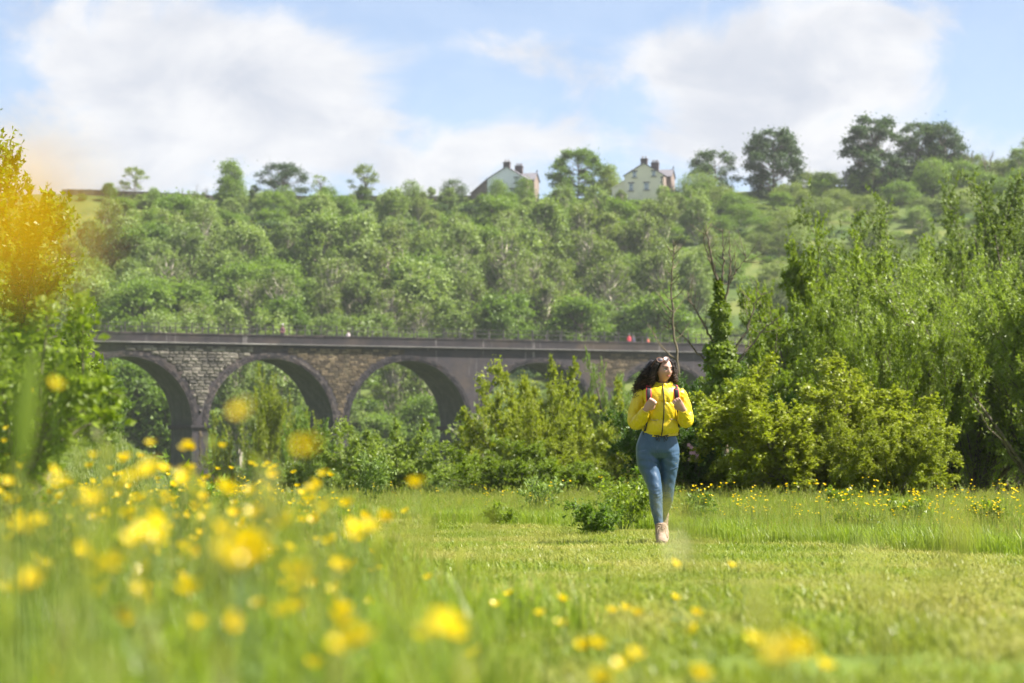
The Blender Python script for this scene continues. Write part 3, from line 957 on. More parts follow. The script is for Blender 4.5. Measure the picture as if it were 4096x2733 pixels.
# --- undergrowth between the trees: one mass
def clump_mesh(seed, lf, n=420, leaf=0.13):
    r = np.random.default_rng(seed)
    g = Geo()
    C = r.normal(0, 0.33, (7, 3)); C[:, 2] = np.abs(C[:, 2]) * 0.7 + 0.15
    ci = r.integers(0, 7, n)
    d = nvec(n, r); d[:, 2] = np.abs(d[:, 2])
    p = C[ci] + d * (0.33 * r.random(n) ** .4)[:, None]
    L = leaf * r.uniform(.6, 1.4, n)
    g.leaves(p, nrm(d + nvec(n, r)), nrm(d * .5 + [0, 0, .6] + nvec(n, r) * .6), L, L * .6, np.clip(0.5 + r.normal(0, .2, n), 0, 1))
    return g.mesh('undergrowth_clump', lf)
under = [clump_mesh(1, ML['olive']), clump_mesh(2, ML['bright']), clump_mesh(3, ML['grey']), clump_mesh(4, ML['dark'])]
n = 5200
uy = rt.uniform(292, 478, n); up = rt.uniform(-80, 4200, n); ux = (up - 2048) / FPX * uy
keep = ~((up < 520) & (uy > 395)) & ~((up > 2850) & (rt.random(n) < 0.55))
ux, uy = ux[keep], uy[keep]
n = len(ux)
uo = scatter('undergrowth', np.stack([ux, uy, height(ux, uy) - 0.15], 1), rt.uniform(0, 6.28, n), rt.uniform(0.9, 2.6, n), rt.choice(4, n, p=[.4, .25, .2, .15]), under)
tag(uo, 'tangled green undergrowth between the trees of the valley side', 'undergrowth', kind='stuff')

# --- trees on the skyline, each grown to its own outline
def px_tree(name, cx, w_, top, D, label, lf, bark=M_bark, cat='tree', base=None, group=None, gen='clump', seed=None, **kw):
    x = X_at(cx, D)
    zb = h1(x, D) - 0.1 if base is None else base
    H = ray(cx, top, D).z - zb
    Rw = w_ / FPX * D / 2
    seed = int(cx * 7 + D) % 99991 if seed is None else seed
    if gen == 'clump':
        kw2 = dict(ncl=60, rc=0.13, nleaf=9000, leaf=0.027, flat=.95, ragged=.06); kw2.update(kw); kw2['nleaf'] = int(kw2['nleaf'] * 1.3)
        gt, gc = clump_tree(seed, H, Rw * 0.86, **kw2)
    else:
        gt, gc = twig_tree(seed, H, Rw * 2, **kw)
    return plant_tree(name, gt, gc, bark, lf, (x, D, zb), 0.0, label, cat, group)

SKY = 'trees along the hill crest'
px_tree('skyline_tree', 530, 130, 672, 478, 'small airy brownish tree alone on the crest by the field wall', ML['olive'], group=SKY, ncl=34, rc=0.11, nleaf=2600, shape='vase', stems=2, zb=.2)
px_tree('skyline_tree', 440, 100, 745, 477, 'low brown bush at the foot of the lone airy crest tree', ML['olive'], group=SKY, nleaf=1800, zb=.1, rc=.2, ncl=24)
px_tree('skyline_tree', 918, 150, 652, 470, 'dense upright bright green tree rising above the left skyline', ML['bright'], group=SKY, zb=.08, rc=.15, shape='column', fill=.5)
px_tree('skyline_tree', 1128, 240, 656, 476, 'dark spreading tree with lopsided crown on the left skyline', ML['dark'], group=SKY, zb=.03, rc=.14, shape='round')
px_tree('skyline_tree', 1275, 80, 700, 476, 'sparse half-bare thin tree between the dark tree and twin-stemmed tree', ML['grey'], group=SKY, ncl=22, rc=.1, nleaf=700, shape='vase', zb=.3, stems=2)
px_tree('skyline_tree', 1455, 135, 664, 476, 'airy twin-stemmed tree silhouetted on the skyline left of the houses', ML['olive'], group=SKY, ncl=32, rc=.115, nleaf=2600, shape='vase', stems=2, zb=.28, trunk=.03)
px_tree('skyline_tree', 1815, 115, 722, 474, 'small round dark tree just left of the white house', ML['dark'], group=SKY, zb=.1, rc=.2, nleaf=7000)
px_tree('skyline_tree', 2310, 270, 600, 482, 'big dense green tree between the white and cream houses', ML['bright'], group=SKY, zb=.02, rc=.125, nleaf=14000, shape='round', ncl=70, fill=.3, ragged=.06)
px_tree('skyline_tree', 2440, 105, 660, 479, 'lighter upright tree leaning on the big tree left of the cream house', ML['fresh'], group=SKY, zb=.06, rc=.18, nleaf=7000, shape='column')
px_tree('skyline_tree', 2860, 225, 600, 474, 'dark rounded tree right of the cream house, left of a taller one', ML['dark'], group=SKY, zb=.02, rc=.125, nleaf=9000, fill=.3, ragged=.06)
px_tree('skyline_tree', 3098, 262, 522, 473, 'tall dark domed tree standing highest in the middle of the right skyline', ML['dark'], group=SKY, zb=.02, rc=.115, nleaf=11000, ncl=62, fill=.35, ragged=.06)
px_tree('skyline_tree', 2790, 185, 700, 465, 'round pale bush at the right corner of the cream house', ML['paleshrub'], group=SKY, zb=.03, rc=.24, nleaf=9000)
px_tree('skyline_tree', 3262, 60, 690, 470, 'little open sapling left of its twin on the bare crest', ML['grey'], group=SKY, nleaf=1400, zb=.15, ncl=24)
px_tree('skyline_tree', 3305, 70, 688, 470, 'little open sapling right of its twin on the bare crest', ML['grey'], group=SKY, nleaf=1700, zb=.12, ncl=24)
px_tree('skyline_tree', 3495, 280, 460, 470, 'tallest dark tree at the left of the right-hand clump', ML['dark'], group=SKY, zb=.01, rc=.092, nleaf=11000, ncl=80, fill=.35, ragged=.06)
px_tree('skyline_tree', 3680, 215, 490, 474, 'dark middle tree of the right-hand clump', ML['dark'], group=SKY, zb=.01, rc=.105, nleaf=9000, ncl=66, fill=.35, ragged=.06)
px_tree('skyline_tree', 3785, 190, 496, 472, 'dark wind-combed tree at the right of the right-hand clump', ML['dark'], group=SKY, zb=.01, rc=.105, nleaf=9000, ncl=66, fill=.35, ragged=.06)
px_tree('skyline_tree', 3735, 150, 636, 462, 'rounded green bush in front of the right-hand tree clump', ML['bright'], group=SKY, zb=.04, rc=.22, nleaf=6000)
px_tree('skyline_tree', 3420, 50, 700, 466, 'slim pale sapling at the left foot of the tallest dark tree', ML['paleshrub'], group=SKY, zb=.1, nleaf=1800, ncl=20)
for cx, w_, tp, D, lb in ((1640, 150, 722, 462, 'pointed light green tree on the crest left of the small round tree'), (1310, 150, 750, 464, 'leafy green tree under the sparse thin skyline tree'),
                          (610, 90, 755, 468, 'leafy tree on the crest right of the lone airy tree'), (1135, 120, 745, 462, 'bright rounded tree below the dark spreading tree'),
                          (1990, 110, 720, 468, 'leafy tree screening the left half of the white house'), (2095, 120, 712, 468, 'leafy tree screening the right corner of the white house'),
                          (2275, 60, 735, 470, 'small pointed tree in front of the big tree between the houses')):
    px_tree('skyline_tree', cx, w_, tp, D, lb, ML['bright' if cx % 4 else 'paleshrub'], group=SKY, zb=.08, rc=.17, nleaf=5500, shape='column')

PROTO = {}
def proto_tree(name, proto, cx, w_, top, D, label, lf, rz=0.0, cat='tree', base=None, bark=None, group=None):
    """a copy of one of the grown prototypes, scaled to this tree's height and width"""
    if proto not in PROTO:
        kw = dict(PROTO_KW[proto]); s0 = kw.pop('size')
        gt, gc = twig_tree(kw.pop('seed'), s0, s0, **kw)
        PROTO[proto] = (gt.mesh('trunk_' + proto, M_bark, True), gc.mesh('crown_' + proto, ML['fresh']), s0)
    tm, cm, s0 = PROTO[proto]
    x = X_at(cx, D); zb = h1(x, D) - .1 if base is None else base
    H = (ray(cx, top, D).z - zb) / s0; W = w_ / FPX * D / s0
    root = empty(name, (x, D, zb), rz, (W, W, H)); tag(root, label, cat, group)
    for nm, me, mt in (('trunk', tm, bark or M_bark), ('crown', cm, lf)):
        o = link(nm, me, root)
        o.material_slots[0].link = 'OBJECT'; o.material_slots[0].material = mt
    return root
PROTO_KW = {
    'hawthorn': dict(seed=11, size=3.0, stems=15, fan=1.0, l2=13, l3=11, leaves=34, leaf=.052, aspect=.66, up2=.05, up3=-.05, curve=-.12, len2=.42, len3=.34, ang2=.9, ang3=.7, t2=.08, trunk=.045, fill=.5),
    'willow': dict(seed=13, size=5.0, stems=22, fan=.7, l2=14, l3=9, leaves=33, leaf=.084, aspect=.35, up2=.45, up3=.3, ang2=.5, ang3=.55, len2=.36, len3=.34, t2=.08, trunk=.045, fill=.45),
    'sallow': dict(seed=15, size=6.0, stems=13, fan=.95, l2=15, l3=11, leaves=38, leaf=.076, aspect=.48, up2=.3, up3=.1, ang2=.65, ang3=.75, len2=.42, len3=.36, t2=.18, trunk=.06, fill=.6),
    'apple': dict(seed=16, size=5.0, stems=8, fan=.9, l2=14, l3=12, leaves=42, leaf=.068, aspect=.62, up2=.22, up3=.05, ang2=.8, ang3=.8, len2=.45, len3=.36, t2=.22, trunk=.075, wob=.14, fill=.6),
    'thicket': dict(seed=18, size=3.5, stems=14, fan=.9, l2=13, l3=10, leaves=36, leaf=.062, aspect=.55, up2=.15, ang2=.8, len2=.42, len3=.36, t2=.08, trunk=.08, fill=.6),
    'bush': dict(seed=36, size=4.0, stems=18, fan=.85, l2=13, l3=10, leaves=30, leaf=.080, aspect=.44, up2=.25, ang2=.6, len2=.40, len3=.36, t2=.08, trunk=.07, fill=.6),
    'sapling': dict(seed=33, size=5.0, stems=6, fan=.4, l2=14, l3=10, leaves=26, leaf=.11, aspect=.5, up2=.4, ang2=.55, len2=.36, len3=.36, t2=.1, trunk=.08, fill=.5),
}

def bare_tree(name, cx, w_, top, D, label, seed, bark=M_bark_dead, **kw):
    x = X_at(cx, D); zb = h1(x, D) - 0.1
    kk = dict(stems=3, fan=.45, l2=7, l3=5, leaves=0, trunk=.06, t2=.3); kk.update(kw)
    gt, gc = twig_tree(seed, ray(cx, top, D).z - zb, w_ / FPX * D, **kk)
    root = empty(name, (x, D, zb)); tag(root, label, 'tree')
    link('branches', gt.mesh('branches', bark, True), root)
    return root
def _no_leaf_fix():
    pass
bare_tree('dead_tree', 3885, 90, 590, 470, 'bare leafless tree at the right edge of the skyline clump', 61, fan=.7, l2=8, trunk=.05)
bare_tree('dead_tree', 3965, 90, 602, 468, 'bare leafless bush rightmost on the skyline', 62, fan=.8, l2=8, trunk=.05)
bare_tree('dead_tree', 810, 70, 730, 476, 'pair of thin leafless stems on the left skyline', 63, fan=.35, l2=6, trunk=.03)
bare_tree('dead_tree', 720, 40, 745, 476, 'thin leafless sapling on the crest left of the dense upright tree', 64, fan=.3, l2=5, trunk=.03)

# --- trees and bushes at the edge of the meadow
proto_tree('hawthorn_bush', 'hawthorn', 3220, 820, 1490, 43, 'broad yellow-green hawthorn bush right of the woman with layered sprays', ML['yellow'], 0, 'bush')
proto_tree('hawthorn_bush', 'hawthorn', 3560, 420, 1690, 40.5, 'low yellow-green hawthorn at the right foot of the broad hawthorn', ML['yellow'], 2.1, 'bush')
proto_tree('willow_tree', 'willow', 3850, 800, 1170, 52, 'tall light green willow of upright shoots at the right edge', ML['willow'], 0)
proto_tree('willow_tree', 'willow', 4240, 860, 1090, 49, 'light green willow cut by the right edge of the picture', ML['willow'], 2.4)
proto_tree('willow_tree', 'willow', 3600, 520, 1290, 49, 'smaller willow filling the gap left of the tall willow', ML['fresh'], 4.2)
proto_tree('sallow_tree', 'sallow', 3960, 1050, 850, 72, 'tall airy olive sallow with dark limbs at upper right', ML['olive'], 0)
proto_tree('sallow_tree', 'sallow', 4330, 1050, 800, 76, 'olive sallow behind the willow cut by the right edge', ML['olive'], 3.4)
proto_tree('sallow_tree', 'sallow', 3660, 740, 1060, 66, 'airy light sallow between the crooked tree and the tallest sallow', ML['willow'], 1.7)
proto_tree('apple_tree', 'apple', 3330, 640, 1020, 60, 'crooked open-branched tree with fresh leaves right of the ivy trunk', ML['fresh'], 0)
proto_tree('apple_tree', 'apple', 3560, 640, 1190, 57, 'leafy green tree between the crooked tree and the willow', ML['willow'], 2.6)
proto_tree('thicket_bush', 'thicket', 3060, 540, 1360, 55, 'dense mid-green bush behind the broad hawthorn', ML['fresh'], 0, 'bush')
rose = proto_tree('rose_bush', 'thicket', 2740, 430, 1560, 44.5, 'dark green bush behind the woman with a few pink blossoms', ML['ivy'], 1.3, 'bush')
proto_tree('thicket_bush', 'thicket', 2890, 380, 1820, 44.8, 'low green bush hiding the foot of the ivy trunk', ML['fresh'], 5.2, 'bush')
proto_tree('thicket_bush', 'thicket', 2900, 440, 1480, 50, 'shaded dark green bush under the ivy-clad trunk', ML['ivy'], 4.0, 'bush')
# pink blossoms on the rose bush
M_pink = simple_mat('pink_petals', (0.62, 0.34, 0.42), 0.6)
g = Geo()
an = np.arange(5) / 5 * 6.283
g.leaves(np.zeros((5, 3)), np.stack([np.cos(an), 0 * an - .4, np.sin(an)], 1), np.tile([0, -1., 0], (5, 1)), .035, .032)
pk = g.mesh('blossom', M_pink)
rose_inv = (Matrix.Translation(rose.location) @ Matrix.Rotation(1.3, 4, 'Z') @ Matrix.Diagonal((*rose.scale, 1))).inverted()
for px_, py_ in ((2755, 1780), (2765, 1790), (2779, 1799), (2764, 1812), (2775, 1812), (2788, 1820), (2758, 1838), (2787, 1834)):
    q = ray(px_, py_, 43.2)
    link('blossom', pk, rose, rose_inv @ q, (0, 0, -1.3), (1.2 / rose.scale[0], 1.2 / rose.scale[0], 1.2 / rose.scale[2]))

# dead tree with an ivy column
def ivy_tree():
    D = 47.0
    x = X_at(2895, D); zb = h1(x, D) - .1
    root = empty('ivy_clad_tree', (x, D, zb))
    tag(root, 'dead tree with bare upright branches and an ivy-covered trunk', 'tree')
    def L(px, py, dy=0.0):
        v = ray(px, py, D + dy); return np.array([v.x - x, v.y - D, v.z - zb])
    g = Geo()
    def limb(pts, r0, r1):
        P = np.array([L(*p) for p in pts]); n = len(P)
        t = np.linspace(0, n - 1, n * 5); i = np.clip(t.astype(int), 0, n - 2); f = (t - i)[:, None]
        f = f * f * (3 - 2 * f) * .5 + f * .5
        Q = P[i] * (1 - f) + P[i + 1] * f + RNG.normal(0, 0.012, (len(t), 3))
        g.tubes(Q, np.linspace(r0, r1, len(t)), 6)
        return Q
    main = [limb([(2905, 1990), (2890, 1650), (2885, 1380), (2880, 1200), (2868, 1110), (2850, 1050), (2835, 980), (2822, 890)], 0.072, 0.008),
            limb([(2878, 1230), (2893, 1100), (2895, 1010), (2893, 918)], 0.033, 0.006),
            limb([(2888, 1260), (2916, 1150), (2920, 1050), (2914, 925)], 0.033, 0.006),
            limb([(2916, 1120), (2950, 1080), (2990, 1022)], 0.019, 0.005),
            limb([(2866, 1105), (2838, 1040), (2824, 1000), (2818, 915)], 0.019, 0.005),
            limb([(2890, 1430), (2830, 1330), (2770, 1220), (2745, 1170)], 0.033, 0.006),
            limb([(2890, 1500), (2800, 1420), (2720, 1330), (2660, 1310)], 0.030, 0.006),
            limb([(2900, 1520), (2990, 1400), (3060, 1310), (3130, 1260)], 0.033, 0.006),
            limb([(2898, 1450), (2985, 1330), (3020, 1210), (3060, 1170)], 0.028, 0.006),
            limb([(2900, 1580), (3020, 1500), (3110, 1400)], 0.028, 0.006)]
    for m in main:
        for q in range(7):
            i = RNG.integers(len(m) // 3, len(m) - 1)
            d = nrm(RNG.normal(0, 1, 3) * [1, .6, .4] + [0, 0, .7]); l_ = RNG.uniform(.12, .5)
            P = m[i] + np.linspace(0, 1, 5)[:, None] * d * l_ + np.linspace(0, 1, 5)[:, None] ** 2 * np.array([0, 0, .1])
            g.tubes(P, np.linspace(.008, .003, 5), 4)
    link('branches', g.mesh('branches', M_bark_dead, True), root)
    # ivy sleeve round the trunk
    r = np.random.default_rng(4)
    n = 9000
    t = r.random(n)
    zt = L(2880, 1120)[2]; z = L(2890, 1640)[2] + (zt - L(2890, 1640)[2]) * t
    cx = np.interp(z, main[0][:, 2], main[0][:, 0])
    rad = (0.36 * np.clip(1.2 - t * 1.1, .12, 1) * (1 + .3 * np.sin(t * 19) + .25 * np.sin(t * 43))) * r.random(n) ** .4
    a = r.random(n) * 6.283
    p = np.stack([cx + np.cos(a) * rad, np.sin(a) * rad, z], 1)
    d = np.stack([np.cos(a), np.sin(a), 0 * a], 1)
    gi = Geo()
    s = r.uniform(.05, .10, n)
    gi.leaves(p, nrm(nvec(n, r) + [0, 0, -.6]), nrm(d + nvec(n, r) * .6 + [0, 0, .3]), s, s * .8, np.clip(.45 + r.normal(0, .2, n), 0, 1))
    link('ivy', gi.mesh('ivy', ML['fresh']), root)
ivy_tree()
def bare_pole():
    D = 46.0
    x = X_at(2745, D); zb = h1(x, D) - .1
    root = empty('dead_tree', (x, D, zb)); tag(root, 'slender bare sapling with upturned twigs left of the ivy trunk', 'tree')
    def L(px, py):
        v = ray(px, py, D); return np.array([v.x - x, 0, v.z - zb])
    g = Geo(); r = np.random.default_rng(8)
    P = np.array([L(*p) for p in ((2750, 1990), (2725, 1600), (2705, 1400), (2690, 1280), (2684, 1150), (2690, 1060), (2697, 1000), (2690, 960))])
    t = np.linspace(0, 7, 40); i = np.clip(t.astype(int), 0, 6); f = (t - i)[:, None]
    Q = P[i] * (1 - f) + P[i + 1] * f + r.normal(0, .01, (40, 3))
    g.tubes(Q, np.linspace(.034, .006, 40), 6)
    for q in range(26):
        i = r.integers(10, 38); sd = r.choice([-1, 1]); l_ = r.uniform(.15, .9) * (1.1 - i / 45)
        u = np.linspace(0, 1, 8)[:, None]
        Pq = Q[i] + u * np.array([sd * l_ * .7, r.uniform(-.3, .3), l_ * .35]) + u ** 2 * np.array([0, 0, l_ * .55])
        g.tubes(Pq + r.normal(0, .006, Pq.shape), np.linspace(.011, .0035, 8), 4)
    link('branches', g.mesh('branches', M_bark_dead, True), root)
bare_pole()

# --- bushes in the dip between meadow and viaduct
proto_tree('alder_tree', 'hawthorn', 2200, 640, 1540, 85, 'leafy yellow-green tree in front of the fourth arch', ML['yellow'], 1.0, base=-4.0)
proto_tree('alder_tree', 'hawthorn', 2320, 420, 1600, 80, 'flat-topped light tree right of the fourth arch tree', ML['yellow'], 2.2, base=-3.5)
proto_tree('poplar_sapling', 'sapling', 2455, 200, 1500, 90, 'slender pale green tree against the viaduct left of the woman', ML['paleshrub'], 0, base=-4.0)
proto_tree('willow_bush', 'hawthorn', 2390, 600, 1730, 66, 'pale yellowish willow bush just left of the woman', ML['yellow'], 0, 'bush')
proto_tree('willow_bush', 'thicket', 2110, 560, 1790, 58, 'mid-green bush at the meadow edge below the fourth arch', ML['fresh'], 3.1, 'bush')
proto_tree('willow_bush', 'hawthorn', 1590, 560, 1735, 68, 'big soft pale green willow bush below the third arch', ML['willow'], 1.2, 'bush')
proto_tree('willow_bush', 'hawthorn', 1340, 380, 1800, 72, 'pale green willow bush left of the one below the third arch', ML['willow'], 3.3, 'bush')
proto_tree('willow_bush', 'hawthorn', 1860, 300, 1910, 60, 'small green bush at the foot of the third pier', ML['paleshrub'], 5.1, 'bush')
proto_tree('alder_tree', 'apple', 1085, 400, 1580, 150, 'rounded yellow-green tree framed by the second arch', ML['yellow'], 4.4, base=-8.5)
proto_tree('alder_tree', 'thicket', 1260, 340, 1730, 140, 'green tree covering the foot of the second pier', ML['bright'], 1.9, base=-8.5)
px_tree('woodland_tree', 560, 420, 1440, 292, 'dense bright tree filling the leftmost arch', ML['bright'], gen='clump', seed=42, zb=.05, rc=.12, nleaf=16000, ncl=70, leaf=.024, base=-9)
px_tree('woodland_tree', 690, 260, 1560, 288, 'bright tree low in the leftmost arch beside the pier', ML['bright'], gen='clump', seed=43, zb=.03, rc=.14, nleaf=12000, leaf=.026, base=-9)
px_tree('alder_tree', 1900, 260, 1640, 120, 'brownish thin tree against the third pier', ML['olive'], gen='clump', seed=44, zb=.15, rc=.10, nleaf=5000, leaf=.018, shape='column', stems=3, base=-7.5, bark=M_bark_pale)

# --- trees on the left
def left_tree(name, x, D, H, W, label, lf, seed, cat='tree', **kw):
    kk = dict(stems=7, fan=.9, l2=12, l3=9, leaves=14, leaf=0.055, aspect=.62, up2=.15, up3=0, ang2=.8, ang3=.8, len2=.45, len3=.36, t2=.18, trunk=.09)
    kk.update(kw)
    gt, gc = twig_tree(seed, H, W, **kk)
    return plant_tree(name, gt, gc, M_bark, lf, (x, D, h1(x, D) - .05), 0, label, cat)
left_tree('hawthorn_tree', X_at(-240, 9.5), 9.5, 1.32, 1.15, 'near leafy hawthorn bough at the left edge with soft blurred leaves', ML['fresh'], 51, t2=.08, stems=10, l2=14, leaves=14, leaf=.036, fill=.4, tri=False)
left_tree('hawthorn_tree', X_at(-20, 24), 24, 2.95, 1.75, 'second hawthorn behind the near one at the left edge', ML['fresh'], 52, leaf=.055, leaves=30, l2=14, stems=9)
left_tree('sycamore_tree', X_at(-330, 30), 30, 4.45, 2.0, 'taller tree rising above the hawthorns at the upper left edge', ML['fresh'], 53, leaf=.07, fan=.5, up2=.35, leaves=32, l2=14, stems=9, up3=.2)
proto_tree('elder_bush', 'thicket', 270, 460, 1470, 78, 'dark green elder bush left of the grassy spur', ML['bright'], .7, 'bush')
proto_tree('elder_bush', 'thicket', 60, 560, 1420, 62, 'dark elder bush at the far left under the hawthorns', ML['ivy'], 2.9, 'bush')

# ------------------------------------------------------------------ houses on the crest
M_render_cream = simple_mat('cream_render', (0.88, 0.81, 0.60), 0.85, (0.5, (0.80, 0.74, 0.55), 0.4, 0.7))
M_render_white = simple_mat('white_render', (0.88, 0.88, 0.87), 0.85, (0.5, (0.80, 0.80, 0.80), 0.4, 0.7))
M_slate = simple_mat('grey_slate', (0.13, 0.125, 0.145), 0.7, (2.5, (0.19, 0.175, 0.19), 0.4, 0.65))
M_brownstone = simple_mat('brown_stone', (0.26, 0.20, 0.17), 0.9, (2.0, (0.17, 0.13, 0.11), 0.4, 0.65))
M_chim = simple_mat('dark_chimney_brick', (0.11, 0.085, 0.085), 0.9, (2.0, (0.07, 0.055, 0.055), 0.4, 0.65))
M_pot = simple_mat('clay_pot', (0.24, 0.17, 0.14), 0.85)
M_lintel = simple_mat('dark_stone_lintel', (0.10, 0.085, 0.085), 0.9)
M_frame = simple_mat('white_window_frame', (0.75, 0.75, 0.75), 0.5)
M_glass = simple_mat('window_glass', (0.30, 0.34, 0.38), 0.08, spec=0.8)  # pale blue-grey base colour paints in the reflected sky

def gable_prism(g, x0, x1, y0, y1, zb, ze, za, mi=0):
    xm = (x0 + x1) / 2
    v = [(x0, y0, zb), (x1, y0, zb), (x1, y0, ze), (xm, y0, za), (x0, y0, ze), (x0, y1, zb), (x1, y1, zb), (x1, y1, ze), (xm, y1, za), (x0, y1, ze)]
    g.add(v, [[0, 1, 2, 4], [4, 2, 3, 3], [5, 9, 7, 6], [9, 8, 8, 7], [0, 4, 9, 5], [1, 6, 7, 2]], mi=mi)

def slab(g, p0, p1, y0, y1, th, mi=0, over=0.25):
    """roof slab from eave point p0 (x,z) to ridge point p1"""
    (xa, za), (xb, zb) = p0, p1
    d = np.array([xb - xa, zb - za]); d /= np.linalg.norm(d)
    n = np.array([-d[1], d[0]]);  n = n if n[1] > 0 else -n
    a = np.array(p0) - d * over; b = np.array(p1)
    q = [a, b, b + n * th, a + n * th]
    v = [(p[0], y, p[1]) for y in (y0, y1) for p in q]
    g.add(v, [[0, 1, 2, 3], [4, 7, 6, 5], [0, 4, 5, 1], [3, 2, 6, 7], [0, 3, 7, 4], [1, 5, 6, 2]], mi=mi)

def house(name, cx, base_py, D, label, wall, rz, wins, lean, wing=True):
    p = ray(cx, base_py, D)
    root = empty(name, (p.x, D, p.z - 1.6), rz)
    tag(root, label, 'house')
    W, DP, E, A = 7.7, 10.0, 3.75 + 1.6, 6.05 + 1.6
    h = W / 2
    g = Geo(); gable_prism(g, -h, h, 0, DP, 0, E, A)
    link('wall', g.mesh('wall', wall), root)
    g = Geo()
    slab(g, (-h, E), (0, A), -.18, DP + .18, .16); slab(g, (h, E), (0, A), -.18, DP + .18, .16)
    roof = link('roof', g.mesh('roof', M_slate), root)
    def chimney(x, y, zb, zt, w_, dp, pots):
        g = Geo(); g.box((x, y, (zb + zt) / 2), (w_, dp, zt - zb)); g.box((x, y, zt - .08), (w_ + .14, dp + .14, .16)); g.box((x, y, zt - .32), (w_ + .08, dp + .08, .1))
        c = link('chimney', g.mesh('chimney', M_chim), roof)
        for k in range(pots):
            g = Geo(); px_ = x + (k - (pots - 1) / 2) * w_ / max(pots, 1) * .9
            g.tubes(np.array([(px_, y, zt), (px_, y, zt + .2), (px_, y, zt + .45), (px_, y, zt + .5)]), np.array([.13, .11, .10, .14]), 8)
            link('chimney_pot', g.mesh('chimney_pot', M_pot), c) if False else link('chimney_pot', g.mesh('chimney_pot', M_pot), roof)
    chimney(0, .55, A - .45, A + 1.05, 1.3, .8, 2)
    chimney(1.3, 5.2, A - .9, A + .75, 1.5, .8, 4)
    # openings in the gable
    for (x, z, w_, hh) in wins:
        wn = link('window', None or (lambda g: (g.box((x, .03, z), (w_, .10, hh)), g)[1])(Geo()).mesh('window', M_frame), root)
        wn.location = (0, -.04, 0)
        g = Geo()
        for dz in (-.25, .25):
            g.box((x, -.055, z + dz * hh), (w_ - .16, .02, hh * .5 - .12))
        link('pane', g.mesh('pane', M_glass), wn)
        g = Geo(); g.box((x, -.02, z + hh / 2 + .12), (w_ + .4, .16, .2)); link('lintel', g.mesh('lintel', M_lintel), wn)
        g = Geo(); g.box((x, -.04, z - hh / 2 - .08), (w_ + .36, .22, .14)); link('sill', g.mesh('sill', M_lintel), wn)
    # quoins on the right corner
    g = Geo()
    for k in range(11):
        w_ = .32 if k % 2 else .5
        g.box((h - w_ / 2 + .03, .02, .25 + k * .46), (w_, .12, .4))
    q = link('quoins', g.mesh('quoins', M_lintel), root)
    # stone front of the house on the right with its cross gable
    g = Geo(); g.box((h + .06, DP / 2 + .2, E / 2), (.1, DP - .5, E - .1)); link('front_wall', g.mesh('front_wall', M_brownstone), root)
    if wing:
        g = Geo()
        y0, y1 = 3.2, 7.4; ym = (y0 + y1) / 2; x1 = h + 1.0; za = A - .9
        v = [(1.4, y0, 0), (x1, y0, 0), (x1, y0, E), (1.4, y0, E), (1.4, y1, 0), (x1, y1, 0), (x1, y1, E), (1.4, y1, E), (x1, ym, za), (1.4, ym, za)]
        g.add(v, [[0, 1, 2, 3], [4, 7, 6, 5], [1, 5, 6, 2], [2, 6, 8, 8]])
        link('wing_wall', g.mesh('wing_wall', M_brownstone), root)
        g = Geo()
        g.add([(1.0, y0 - .2, E - .1), (x1 + .2, y0 - .2, E - .1), (x1 + .2, ym, za + .1), (1.0, ym, za + .1), (1.0, y1 + .2, E - .1), (x1 + .2, y1 + .2, E - .1)], [[0, 1, 2, 3], [4, 3, 2, 5]])
        g.add(np.array([(1.0, y0 - .2, E - .1), (x1 + .2, y0 - .2, E - .1), (x1 + .2, ym, za + .1), (1.0, ym, za + .1), (1.0, y1 + .2, E - .1), (x1 + .2, y1 + .2, E - .1)]) + [0, 0, .12], [[0, 1, 2, 3], [4, 3, 2, 5]])
        g.box((x1 + .1, ym, za + .45), (.18, .18, .7))
        link('wing_roof', g.mesh('wing_roof', M_slate), root)
    # lean-to on the left
    lw, lz0, lz1, lm, lrm = lean
    g = Geo()
    v = [(-h - lw, .5, 0), (-h, .5, 0), (-h, .5, lz1), (-h - lw, .5, lz0), (-h - lw, 7, 0), (-h, 7, 0), (-h, 7, lz1), (-h - lw, 7, lz0)]
    g.add(v, [[0, 1, 2, 3], [4, 7, 6, 5], [0, 3, 7, 4]])
    link('lean_to_wall', g.mesh('lean_to_wall', lm), root)
    g = Geo(); slab(g, (-h - lw, lz0), (-h, lz1), .3, 7.2, .14, 0, .2)
    link('lean_to_roof', g.mesh('lean_to_roof', lrm), root)
    return root
W1 = [(-1.85, 4.05 + 1.6 - .1, .75, 1.05), (2.0, 4.12 + 1.6 - .1, .72, .95), (-2.5, 1.5 + 1.6, .8, 1.4), (.55, 1.55 + 1.6, .9, 1.3)]
house('cream_house', 2575, 778, 472, 'cream rendered gabled house with dark chimneys on the hill crest', M_render_cream, R_(-14), W1, (2.6, 1.35 + 1.6, 2.85 + 1.6, M_render_cream, M_render_cream))
W2 = [(2.1, 3.4 + 1.6, .8, .9), (-2.2, 1.2 + 1.6, .8, 1.2), (1.2, 1.1 + 1.6, .8, 1.2)]
house('white_house', 2025, 792, 472, 'white gabled house with brown lean-to roof half hidden by trees on the crest', M_render_white, R_(-14), W2, (3.4, 1.1 + 1.6, 3.9 + 1.6, M_brownstone, M_brownstone))

